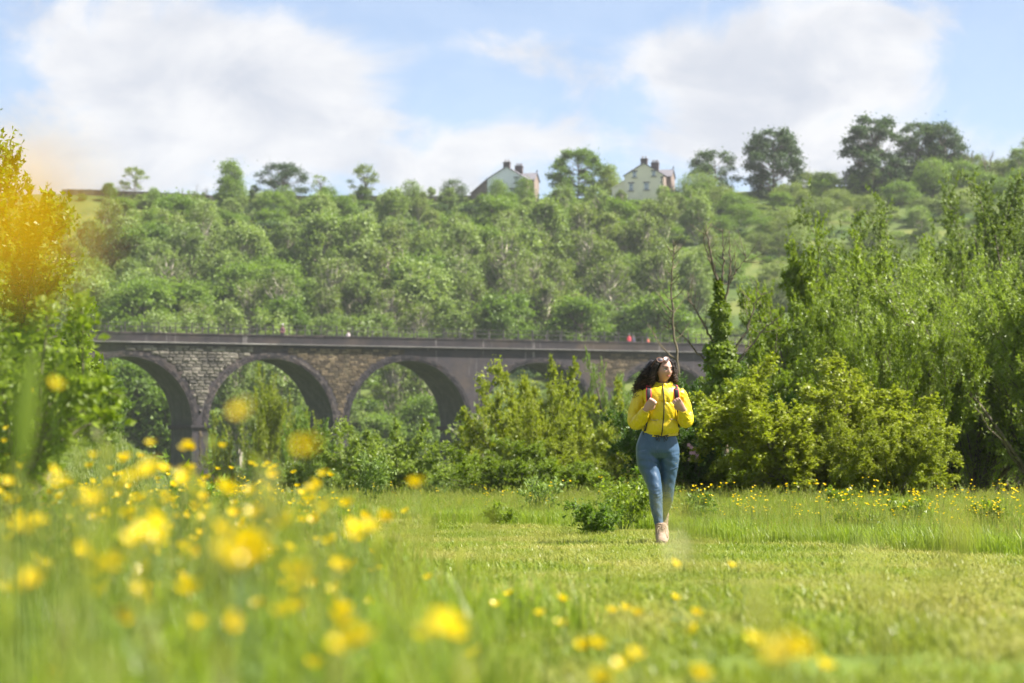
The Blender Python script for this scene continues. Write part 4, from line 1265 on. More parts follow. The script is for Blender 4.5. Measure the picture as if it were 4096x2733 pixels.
# dry stone wall along the crest on the left
def crest_wall(pa, pb, D, label):
    g = Geo(); r = np.random.default_rng(3)
    pxs = np.arange(pa, pb, 22)
    root = empty('dry_stone_wall', (X_at(pa, D), D, h1(X_at(pa, D), D)))
    off = np.array(root.location)
    for a, b in zip(pxs[:-1], pxs[1:]):
        xa, xb = X_at(a, D), X_at(b, D)
        za, zb = h1(xa, D), h1(xb, D); ha, hb = 1.15 + r.uniform(-.08, .08), 1.15 + r.uniform(-.08, .08)
        v = np.array([(xa, D - .25, za - .3), (xb, D - .25, zb - .3), (xb, D - .16, zb + hb), (xa, D - .16, za + ha), (xa, D + .25, za - .3), (xb, D + .25, zb - .3), (xb, D + .16, zb + hb), (xa, D + .16, za + ha)]) - off
        g.add(v, [[0, 1, 2, 3], [4, 7, 6, 5], [3, 2, 6, 7]], np.full(8, r.random()))
    link('stone_courses', g.mesh('stone_courses', M_rubble), root)
    tag(root, label, 'wall')
crest_wall(240, 2000, 479.0, 'low grey dry stone wall running along the left crest')
crest_wall(3180, 3480, 476.0, 'short dry stone wall on the crest left of the right-hand tree clump')
# ------------------------------------------------------------------ meadow grass
M_grass = leaf_mat('meadow_grass', [(0.0, (0.10, 0.15, 0.014)), (0.45, (0.18, 0.24, 0.02)), (0.8, (0.27, 0.30, 0.04)), (1.0, (0.40, 0.38, 0.14))], 0.40, 0.45, rnd=0.25, tcol=(1.2, 1.25, 0.5, 1))
M_tall = leaf_mat('tall_grass', [(0.0, (0.12, 0.18, 0.018)), (0.5, (0.20, 0.28, 0.028)), (0.8, (0.30, 0.34, 0.06)), (0.92, (0.36, 0.34, 0.12)), (1.0, (0.42, 0.34, 0.17))], 0.50, 0.45, rnd=0.2, tcol=(1.2, 1.25, 0.5, 1))

def drift(m, straw, lo, hi, amt):
    """patches of drier grass over the meadow"""
    t = NT(m.node_tree)
    geo = t.node('ShaderNodeNewGeometry')
    nz = t.noise(t.vmath('MULTIPLY', geo.outputs['Position'], (1, .45, 0)), 0.9, 5, .6)
    f = t.remap(nz, lo, hi, 0, amt)
    for nd in list(t.n):
        if nd.type in ('BSDF_PRINCIPLED', 'BSDF_TRANSLUCENT'):
            sk = nd.inputs[0]; src = sk.links[0].from_socket
            t.l.new(t.mix(f, src, (*straw, 1)), sk)
drift(M_grass, (.40, .36, .09), .38, .66, .75)
drift(M_tall, (.30, .30, .07), .45, .7, .45)

def blades(g, n, half, hmin, hmax, wid, lean, r, tmax=1.0):
    p = np.stack([r.uniform(-half, half, n), r.uniform(-half, half, n), np.full(n, -0.02)], 1)
    h = r.uniform(hmin, hmax, n)
    a = r.random(n) * 6.283
    d = np.stack([np.cos(a), np.sin(a), 0 * a], 1)
    ln = (lean * r.random(n) * h)[:, None]
    wv = np.stack([-np.sin(a), np.cos(a), 0 * a], 1) * (wid * r.uniform(.6, 1.3, n))[:, None]
    up = np.array([0, 0, 1.0])
    m = p + d * ln * .3 + up * (h * .6)[:, None]
    t = p + d * ln + up * (h * (1 - .25 * lean))[:, None]
    V = np.stack([p - wv * .5, p + wv * .5, m + wv * .4, m - wv * .4, t + wv * .05, t - wv * .05], 1)
    b = np.arange(n)[:, None] * 6
    f = np.concatenate([b + [0, 1, 2, 3], b + [3, 2, 4, 5]])
    g.add(V, f, np.repeat(np.clip(r.normal(.42, .2, n), 0, tmax), 6))

def seed_stems(g, n, half, hmin, hmax, r, tint):
    p = np.stack([r.uniform(-half, half, n), r.uniform(-half, half, n), np.zeros(n)], 1)
    h = r.uniform(hmin, hmax, n); a = r.random(n) * 6.283
    d = np.stack([np.cos(a), np.sin(a), 0 * a], 1) * (h * r.uniform(.05, .3, n))[:, None]
    tip = p + d + np.array([0, 0, 1.0]) * h[:, None]
    P = bez(p, p + np.array([0, 0, .6]) * h[:, None], tip, 5)
    g.tubes(P, np.tile([.0014, .0012, .001, .001, .0008], (n, 1)), 3, tint=.75)
    k = 9
    ci = np.repeat(np.arange(n), k); tt = r.uniform(.78, 1.0, n * k)
    q = p[ci] * (1 - tt[:, None]) ** 2 + 2 * (p + np.array([0, 0, .6]) * h[:, None])[ci] * (tt * (1 - tt))[:, None] + tip[ci] * (tt ** 2)[:, None]
    g.leaves(q, nvec(n * k, r) * .5 + [0, 0, 1], nvec(n * k, r), .022, .006, np.full(n * k, tint))

short_me, mid_me, tall_me, sor_me = [], [], [], []
for q in range(4):
    r = np.random.default_rng(200 + q)
    g = Geo(); blades(g, 620, .3, .03, .085, .0055, .9, r); short_me.append(g.mesh('short_grass_patch', M_grass))
    g = Geo(); blades(g, 420, .3, .10, .26, .006, .7, r); seed_stems(g, 10, .3, .2, .36, r, .9); mid_me.append(g.mesh('mid_grass_patch', M_tall))
    g = Geo(); blades(g, 300, .3, .16, .44, .006, .55, r); seed_stems(g, 16, .3, .38, .6, r, .93); tall_me.append(g.mesh('tall_grass_patch', M_tall))

def tallness(x, y):
    """0 mown path ... 1 uncut meadow"""
    px = 2048 + x / np.maximum(y, .3) * FPX
    wob = .8 * vnoise(x, y, .7, 12)
    bx = np.interp(y, [0, 4, 8, 15, 22, 30, 36, 45], [-.25, -.22, -.42, -1.05, -1.9, -3.1, -3.6, -4.0])
    left = smooth01(.15, -.3, x - bx + np.interp(y, [2, 8], [.05, .25]) * wob)
    rl = np.interp(x, [-1.5, 0, .6, 1.6, 3, 6], [29.5, 27.5, 26.5, 24.2, 16.5, 10])
    right = smooth01(0, 3.0, y - rl + wob)
    edge = smooth01(29, 34, y + wob)
    near = .5 * smooth01(9, 6, y) * smooth01(2250, 1800, px)
    return np.clip(np.maximum(np.maximum(np.maximum(left, right), edge), near), 0, 1)

rg = np.random.default_rng(77)
def field(n_per, y0, y1, margin):
    """random points over the ground in view"""
    ys, xs = [], []
    for y in np.arange(y0, y1, 1.0):
        wdt = 0.424 * (y + 1) + margin * 2
        n = rg.poisson(n_per * wdt)
        ys.append(rg.uniform(y, y + 1, n)); xs.append(rg.uniform(-wdt / 2, wdt / 2, n))
    return np.concatenate(xs), np.concatenate(ys)
gx, gy = field(9.0, 0.6, 46, 0.9)
tl = tallness(gx, gy)
gz = height(gx, gy)
rot = rg.uniform(0, 6.28, len(gx))
pick = rg.integers(0, 4, len(gx))
u = rg.random(len(gx))
kindi = np.where(u < (tl - .55) * 1.6, 2, np.where(u < (tl - .22) * 1.8, 1, 0))
trod = np.clip(np.hypot(gx - 1.36, (gy - 21.9) * .6) / .5, .35, 1)       # trodden turf where she walks
# short turf everywhere, taller patches on top of it
o = scatter('meadow_grass', np.stack([gx, gy, gz], 1), rot, rg.uniform(.75, 1.15, len(gx)) * np.where(rg.random(len(gx)) < .12, 1.6, 1.0) * trod, pick + 4 * 0, short_me)
tag(o, 'short bright green turf of the mown meadow', 'grass', kind='stuff')
sel = kindi == 1
o = scatter('mid_meadow_grass', np.stack([gx, gy, gz], 1)[sel], rot[sel], rg.uniform(.7, 1.2, sel.sum()), pick[sel], mid_me)
tag(o, 'knee-high soft meadow grass beside the mown path', 'grass', kind='stuff')
sel = kindi == 2
scl = rg.uniform(.75, 1.1, sel.sum()) * np.where((gy[sel] > 24) | (gx[sel] > .6), .5, np.interp(gy[sel], [1, 3, 6, 12, 20], [.5, .6, .7, .8, .85]))
o = scatter('tall_meadow_grass', np.stack([gx, gy, gz], 1)[sel], rot[sel], scl, pick[sel], tall_me)
tag(o, 'tall uncut meadow grass with seed heads', 'grass', kind='stuff')
# coarse grass on the spur at the left
g = Geo(); blades(g, 500, .8, .15, .5, .03, .8, np.random.default_rng(9), 1.0); spur_me = g.mesh('spur_grass_patch', leaf_mat('pale_spur_grass', [(0, (.10, .15, .03)), (.5, (.19, .24, .06)), (1, (.40, .40, .2))], .35, rnd=.2))
ns = 3800
sy_ = rg.uniform(62, 175, ns); sx_ = X_at(rg.uniform(200, 900, ns), sy_)
o = scatter('spur_grass', np.stack([sx_, sy_, height(sx_, sy_)], 1), rg.uniform(0, 6.28, ns), rg.uniform(.7, 1.3, ns), np.zeros(ns, int), [spur_me])
tag(o, 'pale seeding grass on the slope in front of the leftmost pier', 'grass', kind='stuff')

# ------------------------------------------------------------------ buttercups
def petal_mat():
    m, t, out = new_mat('buttercup_petals')
    p = t.node('ShaderNodeBsdfPrincipled')
    at = t.node('ShaderNodeAttribute', attribute_name='tint')
    c = t.ramp(at.outputs['Fac'], [(0, (.82, .56, .003)), (1, (.90, .72, .006))])
    t.l.new(c, p.inputs['Base Color']); p.inputs['Roughness'].default_value = .3
    tr = t.node('ShaderNodeBsdfTranslucent'); t.l.new(c, tr.inputs[0])
    mx = t.node('ShaderNodeMixShader'); mx.inputs[0].default_value = .45
    t.l.new(p.outputs[0], mx.inputs[1]); t.l.new(tr.outputs[0], mx.inputs[2]); t.l.new(mx.outputs[0], out.inputs[0])
    return m
M_petal = petal_mat()
M_glow_petal = M_petal.copy(); M_glow_petal.name = 'glow_tinted_petals'  # petal copy whose deeper colour paints in the warm glow
for nd in M_glow_petal.node_tree.nodes:
    if nd.type == 'VALTORGB':
        nd.color_ramp.elements[0].color = (.80, .43, .002, 1); nd.color_ramp.elements[1].color = (.88, .57, .004, 1)
M_stem = leaf_mat('buttercup_stem', [(0, (.07, .12, .02)), (1, (.14, .2, .035))], .15)
M_eye = simple_mat('buttercup_stamens', (.62, .45, .02), .7)

def head_geo(g, R=.0125, seed=0, c=np.zeros(3), tilt=(0, 0), mi0=0, mi1=1):
    r = np.random.default_rng(seed)
    tl = Matrix.Rotation(tilt[0], 3, 'X') @ Matrix.Rotation(tilt[1], 3, 'Y'); tl = np.array(tl)
    for k in range(5):
        a = k / 5 * 6.283 + r.uniform(-.08, .08)
        # each petal a small cupped 3 x 3 grid
        us = np.linspace(0, 1, 4); vs = np.linspace(-1, 1, 4)
        P = []
        for uu in us:
            wv = R * .95 * math.sin(min(1.0, uu * .85 + .12) * math.pi * .62) * .62
            for vv in vs:
                rad = R * uu * (1 - .06 * vv * vv)
                zz = R * (.75 * uu ** 1.7 + .12 * vv * vv)
                P.append((math.cos(a) * rad - math.sin(a) * wv * vv, math.sin(a) * rad + math.cos(a) * wv * vv, zz))
        P = np.array(P) @ tl.T + c
        f = [[i * 4 + j, i * 4 + j + 1, i * 4 + j + 5, i * 4 + j + 4] for i in range(3) for j in range(3)]
        g.add(P, f, np.clip(np.repeat(us, 4) * .6 + r.uniform(0, .4), 0, 1), mi0)
    n = 16
    a = r.random(n) * 6.283; d = np.stack([np.cos(a) * .45, np.sin(a) * .45, np.ones(n)], 1)
    g.leaves(np.zeros((n, 3)) @ tl.T + c, d @ tl.T, nvec(n, r), R * .55, R * .16, mi=mi1)
    return g

heads = []
for q in range(5):
    g = Geo(); head_geo(g, .0125, q, tilt=((q - 2) * .28, (q % 3 - 1) * .3)); heads.append(g.mesh('flower_head', [M_petal, M_eye]))
stems = []
for q in range(3):
    r = np.random.default_rng(q)
    g = Geo()
    P = np.array([(0, 0, 0), (.02, .01, .3), (-.01, .015, .65), (0, 0, 1.0)]) + np.array([(0, 0, 0), r.normal(0, .02, 3), r.normal(0, .02, 3), (0, 0, 0)])
    t = np.linspace(0, 3, 10); i = np.clip(t.astype(int), 0, 2); f = (t - i)[:, None]
    g.tubes(P[i] * (1 - f) + P[i + 1] * f, np.linspace(.0017, .0010, 10), 4)
    stems.append(g.mesh('stem', M_stem, True))
leafs = []
for q in range(2):
    r = np.random.default_rng(40 + q); g = Geo()
    n = 9
    a = np.linspace(-1.3, 1.3, n)
    d = np.stack([np.cos(a), np.sin(a), .35 + 0 * a], 1)
    g.leaves(np.zeros((n, 3)), d, np.tile([0, 0, 1.], (n, 1)), .035 * (1 - .3 * np.abs(a)), .006)
    leafs.append(g.mesh('leaf', M_stem))
# whole small plants for the far flowers
whole = []
for q in range(3):
    r = np.random.default_rng(90 + q); g = Geo()
    for k in range(3):
        tip = np.array([r.uniform(-.1, .1), r.uniform(-.1, .1), r.uniform(.8, 1.05)])
        P = bez(np.zeros((1, 3)), np.array([[0, 0, .55]]), tip[None], 5)
        g.tubes(P, np.tile([.0025, .002, .0018, .0015, .0012], (1, 1)), 3, mi=2)
        head_geo(g, .024, q * 5 + k, tip, (r.uniform(-.5, .5), r.uniform(-.5, .5)))
    whole.append(g.mesh('buttercup_cluster', [M_petal, M_eye, M_stem]))

nb = [0]
def buttercup(x, y, z, label, group, size=1.0, r=rg):
    gz_ = h1(x, y)
    L = max(z - gz_, .05)
    root = empty('buttercup', (x, y, gz_), r.random() * 6.283)
    tag(root, label, 'flower', group)
    link('stem', stems[r.integers(3)], root, sc=(1, 1, L))
    link('flower_head', heads[r.integers(5)], root, (0, 0, L), (r.uniform(-.3, .3), r.uniform(-.3, .3), r.random() * 6), (size,) * 3)
    if L > .12: link('leaf', leafs[r.integers(2)], root, (0, 0, L * r.uniform(.3, .6)), (0, 0, r.random() * 6))
    nb[0] += 1
    return root

FG = 'blurred buttercups in the foreground'
big = [(127, 888, 65, 'large blurred buttercup beneath the hawthorn at the left'), (78, 902, 30, 'small blurred buttercup just left of the large one under the hawthorn'), (68, 937, 30, 'small blurred buttercup lower left of the large one under the hawthorn'),
       (560, 950, 95, 'big faint blurred buttercup in front of the second arch'), (705, 1035, 105, 'big blurred buttercup in front of the second pier'), (428, 1095, 60, 'blurred buttercup at the foot of the first pier'),
       (518, 1120, 55, 'blurred buttercup right of the first pier foot'), (540, 1265, 125, 'largest blurred buttercup cluster flower in the left meadow'), (565, 1290, 90, 'bright blurred buttercup overlapping the largest one'), (245, 1300, 90, 'broad blurred buttercup in the lower left meadow'),
       (330, 1230, 85, 'blurred buttercup left of the largest cluster'), (20, 1112, 45, 'blurred buttercup cut by the left edge, upper of two'), (35, 1155, 40, 'blurred buttercup near the left edge, lower of two'), (805, 1480, 105, 'big blurred buttercup low in the left centre'),
       (1010, 1445, 110, 'big blurred buttercup low in the centre, left flower of a pair'), (1045, 1465, 80, 'big blurred buttercup low in the centre, right flower of a pair'), (720, 1530, 60, 'blurred buttercup at the bottom left of centre'), (1090, 1503, 55, 'faint blurred buttercup below the central pair'),
       (1547, 1298, 34, 'round blurred buttercup below the boots'), (1680, 1300, 28, 'blurred buttercup right below the boots'), (760, 1305, 36, 'blurred buttercup in the middle left row, leftmost of three'), (810, 1298, 36, 'blurred buttercup in the middle left row, centre of three'),
       (865, 1305, 28, 'blurred buttercup in the middle left row, rightmost of three'), (985, 1328, 32, 'faint blurred buttercup in mid meadow left of centre'), (1137, 1391, 22, 'small blurred buttercup in mid meadow centre'), (1170, 1365, 22, 'small blurred buttercup just above another in mid meadow centre'),
       (1290, 1378, 28, 'blurred buttercup right of the mid meadow centre'), (1288, 1435, 34, 'blurred buttercup below another right of the mid meadow centre'), (1240, 1411, 18, 'tiny blurred buttercup right of the mid meadow centre'), (1405, 1405, 30, 'blurred buttercup at the left of a close row of three'),
       (1435, 1400, 32, 'blurred buttercup in the middle of a close row of three'), (1464, 1411, 36, 'blurred buttercup at the right of a close row of three'), (1598, 1411, 32, 'blurred buttercup above another below the boots'), (1595, 1450, 30, 'blurred buttercup under another below the boots'),
       (1548, 1374, 26, 'flat blurred buttercup halfway down below the boots'), (1730, 1475, 68, 'large blurred buttercup at lower right, left of a larger one'), (1800, 1505, 120, 'largest blurred buttercup at the lower right'), (1893, 1533, 52, 'blurred buttercup at the lower right beside the largest'),
       (1340, 1488, 32, 'blurred buttercup low in the centre, left of two'), (1372, 1485, 32, 'blurred buttercup low in the centre, right of two'), (1432, 1530, 62, 'large blurred buttercup at the bottom centre, lower'), (1460, 1508, 62, 'large blurred buttercup at the bottom centre, upper'),
       (1608, 1555, 58, 'blurred buttercup cut by the bottom edge right of centre'), (1380, 1562, 45, 'blurred buttercup cut by the bottom edge at centre'), (360, 1378, 30, 'small blurred buttercup alone in the lower left grass'), (595, 1385, 36, 'dim blurred buttercup in the lower left grass'),
       (680, 1312, 36, 'blurred buttercup below the left flower cluster'), (850, 1385, 30, 'dim blurred buttercup left of the low central pair'), (733, 1380, 25, 'faint blurred buttercup above the low left flower'), (95, 1305, 36, 'blurred buttercup far left halfway down'),
       (210, 1140, 42, 'blurred buttercup above the left meadow, leftmost'), (310, 1150, 36, 'blurred buttercup above the left meadow, right of leftmost'), (717, 1150, 36, 'blurred buttercup standing over the second pier bushes'), (932, 1175, 26, 'lone blurred buttercup at the meadow edge left of centre'),
       (600, 1108, 20, 'small buttercup against the bushes right of the first pier'), (622, 1075, 16, 'tiny buttercup highest against the bushes'), (675, 1086, 16, 'tiny buttercup right of the highest one'), (717, 1143, 20, 'small buttercup beside the one over the bushes'), (500, 1078, 16, 'tiny buttercup right of the first pier'),
       (530, 1076, 15, 'tiny buttercup second right of the first pier'), (135, 1490, 55, 'dim blurred buttercup in the bottom left corner'), (125, 1556, 50, 'blurred buttercup on the bottom edge at the left'), (10, 1350, 42, 'blurred buttercup cut by the left edge halfway down'),
       (10, 1015, 24, 'buttercup high on the left edge, lower'), (15, 985, 22, 'buttercup high on the left edge, upper'), (820, 1242, 24, 'buttercup at the path side left of centre'), (625, 1270, 44, 'blurred buttercup right of the largest cluster')]
for x_, y_, s_, lb in big:
    d = min(max((9671 * (.023 + .022)) / (s_ * 1.743 * 1.1 + 10), 1.9), 13)
    q = ray(x_ * 1.743, y_ * 1.743, d)
    if q.z < h1(q.x, d) + .12:
        # keep the flower above the turf: nearer along the same line of sight
        while d > 1.8 and q.z < h1(q.x, d) + .12:
            d *= .95; q = ray(x_ * 1.743, y_ * 1.743, d)
    buttercup(q.x, d, q.z, lb, FG, .8 if y_ < 1060 else 1.0)
    if s_ > 80 and y_ > 1100:
        for ox, oy, wd_ in ((26, -10, 'right-hand'), (-22, 16, 'left-hand')):
            d2 = d * 1.06; q2 = ray((x_ + ox) * 1.743, (y_ + oy) * 1.743, d2)
            if q2.z > h1(q2.x, d2) + .1: buttercup(q2.x, d2, q2.z, wd_ + ' companion of the ' + ' '.join(lb.split()[:12]), FG, .95)
# a plant right before the lens at the left
for (px_, py_, d), wd_ in zip(((60, 900, .36), (210, 990, .38), (40, 1080, .40)), ('uppermost', 'rightmost', 'lowest')):
    q = ray(px_, py_, d)
    cb = buttercup(q.x, d, q.z, 'very close buttercup melting into a yellow glow at upper left, ' + wd_ + ' of three', 'close buttercups before the lens', .62)
    for ch in cb.children:
        if ch.name.startswith('flower_head'): ch.material_slots[0].link = 'OBJECT'; ch.material_slots[0].material = M_glow_petal
# the rest of the near ones
rb = np.random.default_rng(31)
k = 0
while k < 196:
    if k % 3:
        # the thick drift of flowers at the left
        y = rb.uniform(2.6, 9.5); px_ = rb.uniform(-40, 1500); q = ray(px_, 1895 + 680 * rb.random(), y)
        x, z = q.x, q.z; g0 = h1(x, y)
        if not .16 < z - g0 < .6 or tallness(np.array([x]), np.array([y]))[0] < .4: continue
    else:
        y = rb.uniform(2.6, 15); px_ = rb.beta(1.6, 2.2) * 1850
        x = X_at(px_, y)
        if tallness(np.array([x]), np.array([y]))[0] < .5: continue
        z = h1(x, y) + rb.uniform(.28, .50) * np.interp(y, [2, 5, 9], [.7, .9, 1.0])
    pxx, pyy = px_of(x, y), 1773 + (HC - z) / y * FPX
    lb = ('large soft' if y < 4 else 'blurred' if y < 8 else 'small') + ' buttercup ' + ('at top of' if pyy < 1950 else 'in upper part of' if pyy < 2120 else 'halfway down' if pyy < 2330 else 'low in') + ' the left flower drift, ' + \
        ('by the left edge' if pxx < 330 else 'below the near hawthorn' if pxx < 680 else 'below the first pier' if pxx < 960 else 'below the second arch' if pxx < 1350 else 'beside the mown path')
    buttercup(x, y, z, lb, 'buttercups in the left meadow', 1.05, rb)
    k += 1
# far flowers: too many and too small to pick apart
fx, fy = field(10.0, 3.5, 37, .3)
tl = tallness(fx, fy)
keep = rb.random(len(fx)) < np.where(fx < 0, tl * .95, tl * .8) * np.interp(fy, [20, 26, 31], [1, .7, .12]) * ((fy > 11) | (fx < -.25 - .06 * fy)) * np.clip(.55 + .6 * vnoise(fx, fy, .9, 33), .12, 1)
fx, fy = fx[keep], fy[keep]
o = scatter('far_buttercups', np.stack([fx, fy, height(fx, fy)], 1), rb.uniform(0, 6.28, len(fx)), rb.uniform(.26, .54, len(fx)), rb.integers(0, 3, len(fx)), whole)
tag(o, 'scatter of small yellow buttercups across the uncut meadow', 'flowers', kind='stuff')
print('buttercups', nb[0], 'far', len(fx))

# ------------------------------------------------------------------ weeds
def weed(px, D, H, W, label, lf, seed, **kw):
    x = X_at(px, D)
    kk = dict(stems=9, fan=.55, l2=5, l3=3, leaves=6, leaf=.05, aspect=.4, up2=.3, ang2=.8, len2=.4, len3=.3, t2=.15, trunk=.03, fill=.2)
    kk.update(kw)
    gt, gc = twig_tree(seed, H, W, **kk)
    root = empty('weed_clump', (x, D, h1(x, D) - .02)); tag(root, label, 'plant')
    link('stems', gt.mesh('stems', M_stem, True), root); link('leaves', gc.mesh('leaves', lf), root)
weed(2400, 24.5, .36, .45, 'dark green nettle clump at the left of the woman, nearest', ML['bright'], 71)
weed(2490, 26, .55, .6, 'leafy weed clump close beside the woman, left of her legs', ML['fresh'], 72)
weed(2570, 28, .7, .6, 'tall dark weeds behind the legs of the woman', ML['bright'], 73)
weed(2005, 28, .3, .35, 'small dark thistle by the mown path', ML['fresh'], 74, stems=5)
weed(2140, 32, .55, .5, 'pale thistle at the meadow edge left of the nettles', ML['paleshrub'], 75)
weed(2740, 27, .4, .5, 'small green weed right behind the boots', ML['bright'], 76)
weed(3440, 24, .28, .4, 'leafy thistle in the right-hand meadow', ML['fresh'], 77, stems=8)
weed(3640, 28, .36, .4, 'leafy thistle at the right meadow edge', ML['fresh'], 78, stems=8)
weed(3950, 26, .36, .4, 'leafy thistle near the right edge of the meadow', ML['fresh'], 79, stems=8)
weed(3360, 33, .4, .4, 'weed clump under the broad hawthorn', ML['fresh'], 80, stems=8)
weed(830, 14, .62, .35, 'dark leafy dock stems in front of the grassy spur', ML['bright'], 81, stems=6)
weed(1480, 38, .9, .5, 'upright pale weeds at the far meadow edge', ML['paleshrub'], 82)
# broad dock leaf close to the camera at the left edge
g = Geo()
n = 9; t = np.linspace(0, 1, n)
w_ = np.sin(np.clip(t, .02, .98) * math.pi) ** .7 * .0125
P = np.stack([np.stack([-w_, 0 * t + .004, t * .14], 1), np.stack([0 * t, 0 * t, t * .14], 1), np.stack([w_, 0 * t + .004, t * .14], 1)], 1)
f = [[i * 3 + j, i * 3 + j + 1, i * 3 + j + 4, i * 3 + j + 3] for i in range(n - 1) for j in range(2)]
g.add(P, f, np.full(n * 3, .7))
q = ray(75, 1905, 2.6)
root = empty('dock_plant', (q.x, 2.6, h1(q.x, 2.6))); tag(root, 'broad bright green dock leaf standing at the left edge', 'plant')
link('leaf', g.mesh('leaf', ML['fresh'], True), root, (0, 0, q.z - h1(q.x, 2.6)), (0, .1, .3))
g = Geo(); g.tubes(np.array([(0, 0, 0), (.005, 0, .15), (0, 0, q.z - h1(q.x, 2.6) + .01)]), np.array([.004, .003, .002]), 5)
link('stem', g.mesh('stem', M_stem, True), root)
# ------------------------------------------------------------------ people
def crspline(A, n):
    """Catmull-Rom resampling of rows"""
    A = np.asarray(A, float); k = len(A)
    P = np.concatenate([[2 * A[0] - A[1]], A, [2 * A[-1] - A[-2]]])
    t = np.linspace(0, k - 1 - 1e-6, n); i = t.astype(int); f = (t - i)[:, None]
    p0, p1, p2, p3 = P[i], P[i + 1], P[i + 2], P[i + 3]
    return .5 * (2 * p1 + (p2 - p0) * f + (2 * p0 - 5 * p1 + 4 * p2 - p3) * f ** 2 + (3 * p1 - p0 - 3 * p2 + p3) * f ** 3)

def etube(g, P, A, B, sides=24, wd=(1, 0, 0), cap=True, pw=2.0, disp=None, mi=0, tint=None):
    """tube with elliptical rings: A half width along wd, B half depth across; disp(ring, angle) adds outward"""
    P = np.asarray(P, float); n = len(P)
    A = np.broadcast_to(np.asarray(A, float), (n,)); B = np.broadcast_to(np.asarray(B, float), (n,))
    T = nrm(np.gradient(P, axis=0))
    wdv = np.broadcast_to(np.asarray(wd, float), (n, 3))
    e1 = nrm(wdv - T * (wdv * T).sum(1, keepdims=True)); e2 = np.cross(T, e1)
    an = np.arange(sides) / sides * 2 * np.pi
    c, s = np.cos(an), np.sin(an)
    c2 = np.sign(c) * np.abs(c) ** (2 / pw); s2 = np.sign(s) * np.abs(s) ** (2 / pw)
    D = np.zeros((n, sides)) if disp is None else disp(np.arange(n)[:, None] / (n - 1), an[None])
    V = P[:, None] + e1[:, None] * ((A[:, None] + D) * c2)[..., None] + e2[:, None] * ((B[:, None] + D) * s2)[..., None]
    rings = [V]
    if cap:
        r0 = V[:1].mean(1, keepdims=True) + (V[:1] - V[:1].mean(1, keepdims=True)) * .02 - T[0] * A[0] * .12
        r1 = V[-1:].mean(1, keepdims=True) + (V[-1:] - V[-1:].mean(1, keepdims=True)) * .02 + T[-1] * A[-1] * .12
        rings = [r0, V, r1]
    V = np.concatenate(rings); m = len(V)
    i = np.arange(m - 1)[:, None] * sides; j = np.arange(sides)[None]
    f = np.stack([i + j, i + (j + 1) % sides, i + sides + (j + 1) % sides, i + sides + j], -1).reshape(-1, 4)
    g.add(V, f, None if tint is None else np.full(m * sides, tint), mi)

def ball(g, c, r3, nu=20, nv=14, mi=0, rot=None):
    th = np.linspace(.02, math.pi - .02, nv); ph = np.arange(nu) / nu * 2 * np.pi
    V = np.stack([np.sin(th)[:, None] * np.cos(ph), np.sin(th)[:, None] * np.sin(ph), np.cos(th)[:, None] + 0 * ph], -1) * np.asarray(r3)
    if rot is not None: V = V @ np.asarray(rot).T
    V = V + np.asarray(c)
    i = np.arange(nv - 1)[:, None] * nu; j = np.arange(nu)[None]
    g.add(V, np.stack([i + j, i + nu + j, i + nu + (j + 1) % nu, i + (j + 1) % nu], -1).reshape(-1, 4), None, mi)

def fuse(name, g, mat, voxel, sm=6, fac=.5):
    """voxel-fuse overlapping closed shells into one continuous surface"""
    me = g.mesh(name + '_shells', mat)
    o = bpy.data.objects.new(name + '_tmp', me); col.objects.link(o)
    md = o.modifiers.new('r', 'REMESH'); md.mode = 'VOXEL'; md.voxel_size = voxel; md.use_smooth_shade = True
    ms_ = o.modifiers.new('s', 'SMOOTH'); ms_.factor = fac; ms_.iterations = sm
    dg = bpy.context.evaluated_depsgraph_get()
    out = bpy.data.meshes.new_from_object(o.evaluated_get(dg))
    out.name = name
    bpy.data.objects.remove(o); bpy.data.meshes.remove(me)
    if not out.materials: out.materials.append(mat)
    return out

def fabric(name, c, c2, rough, scale, bump, spec=.35, stretch=(1, 1, 1), sheen=0.0):
    m, t, out = new_mat(name)
    p = t.node('ShaderNodeBsdfPrincipled')
    p.inputs['Roughness'].default_value = rough; p.inputs['Specular IOR Level'].default_value = spec; p.inputs['Sheen Weight'].default_value = sheen
    tcn = t.node('ShaderNodeTexCoord')
    v = t.vmath('MULTIPLY', tcn.outputs['Object'], stretch)
    nz = t.noise(v, scale, 4, .55, .6)
    t.l.new(t.mix(t.remap(nz, .35, .65), (*c, 1), (*c2, 1)), p.inputs['Base Color'])
    b = t.node('ShaderNodeBump'); b.inputs['Strength'].default_value = bump; b.inputs['Distance'].default_value = .012
    t.l.new(nz, b.inputs['Height']); t.l.new(b.outputs[0], p.inputs['Normal'])
    t.l.new(p.outputs[0], out.inputs[0])
    return m
def skin_mat():
    m, t, out = new_mat('skin')
    p = t.node('ShaderNodeBsdfPrincipled')
    tcn = t.node('ShaderNodeTexCoord')
    nz = t.noise(tcn.outputs['Object'], 22, 4, .6)
    t.l.new(t.mix(nz, (.42, .225, .16, 1), (.50, .28, .205, 1)), p.inputs['Base Color'])
    p.inputs['Roughness'].default_value = .5
    p.inputs['Subsurface Weight'].default_value = .12
    p.inputs['Subsurface Radius'].default_value = (.012, .005, .003)
    t.l.new(p.outputs[0], out.inputs[0])
    return m
M_skin = skin_mat()
M_jacket = fabric('yellow_puffer_nylon', (.66, .47, .012), (.72, .53, .018), .42, 26, .5, .4)
M_trouser = fabric('blue_stretch_fabric', (.040, .080, .140), (.050, .094, .160), .38, 14, .55, .45, (1.6, 1.6, .7))
M_boot = fabric('tan_suede', (.36, .25, .18), (.27, .18, .13), .85, 60, .5)
M_sole = simple_mat('boot_sole', (.26, .19, .14), .8)
M_lace = simple_mat('boot_lace', (.42, .32, .22), .8)
M_black = simple_mat('black_webbing', (.018, .018, .02), .6)
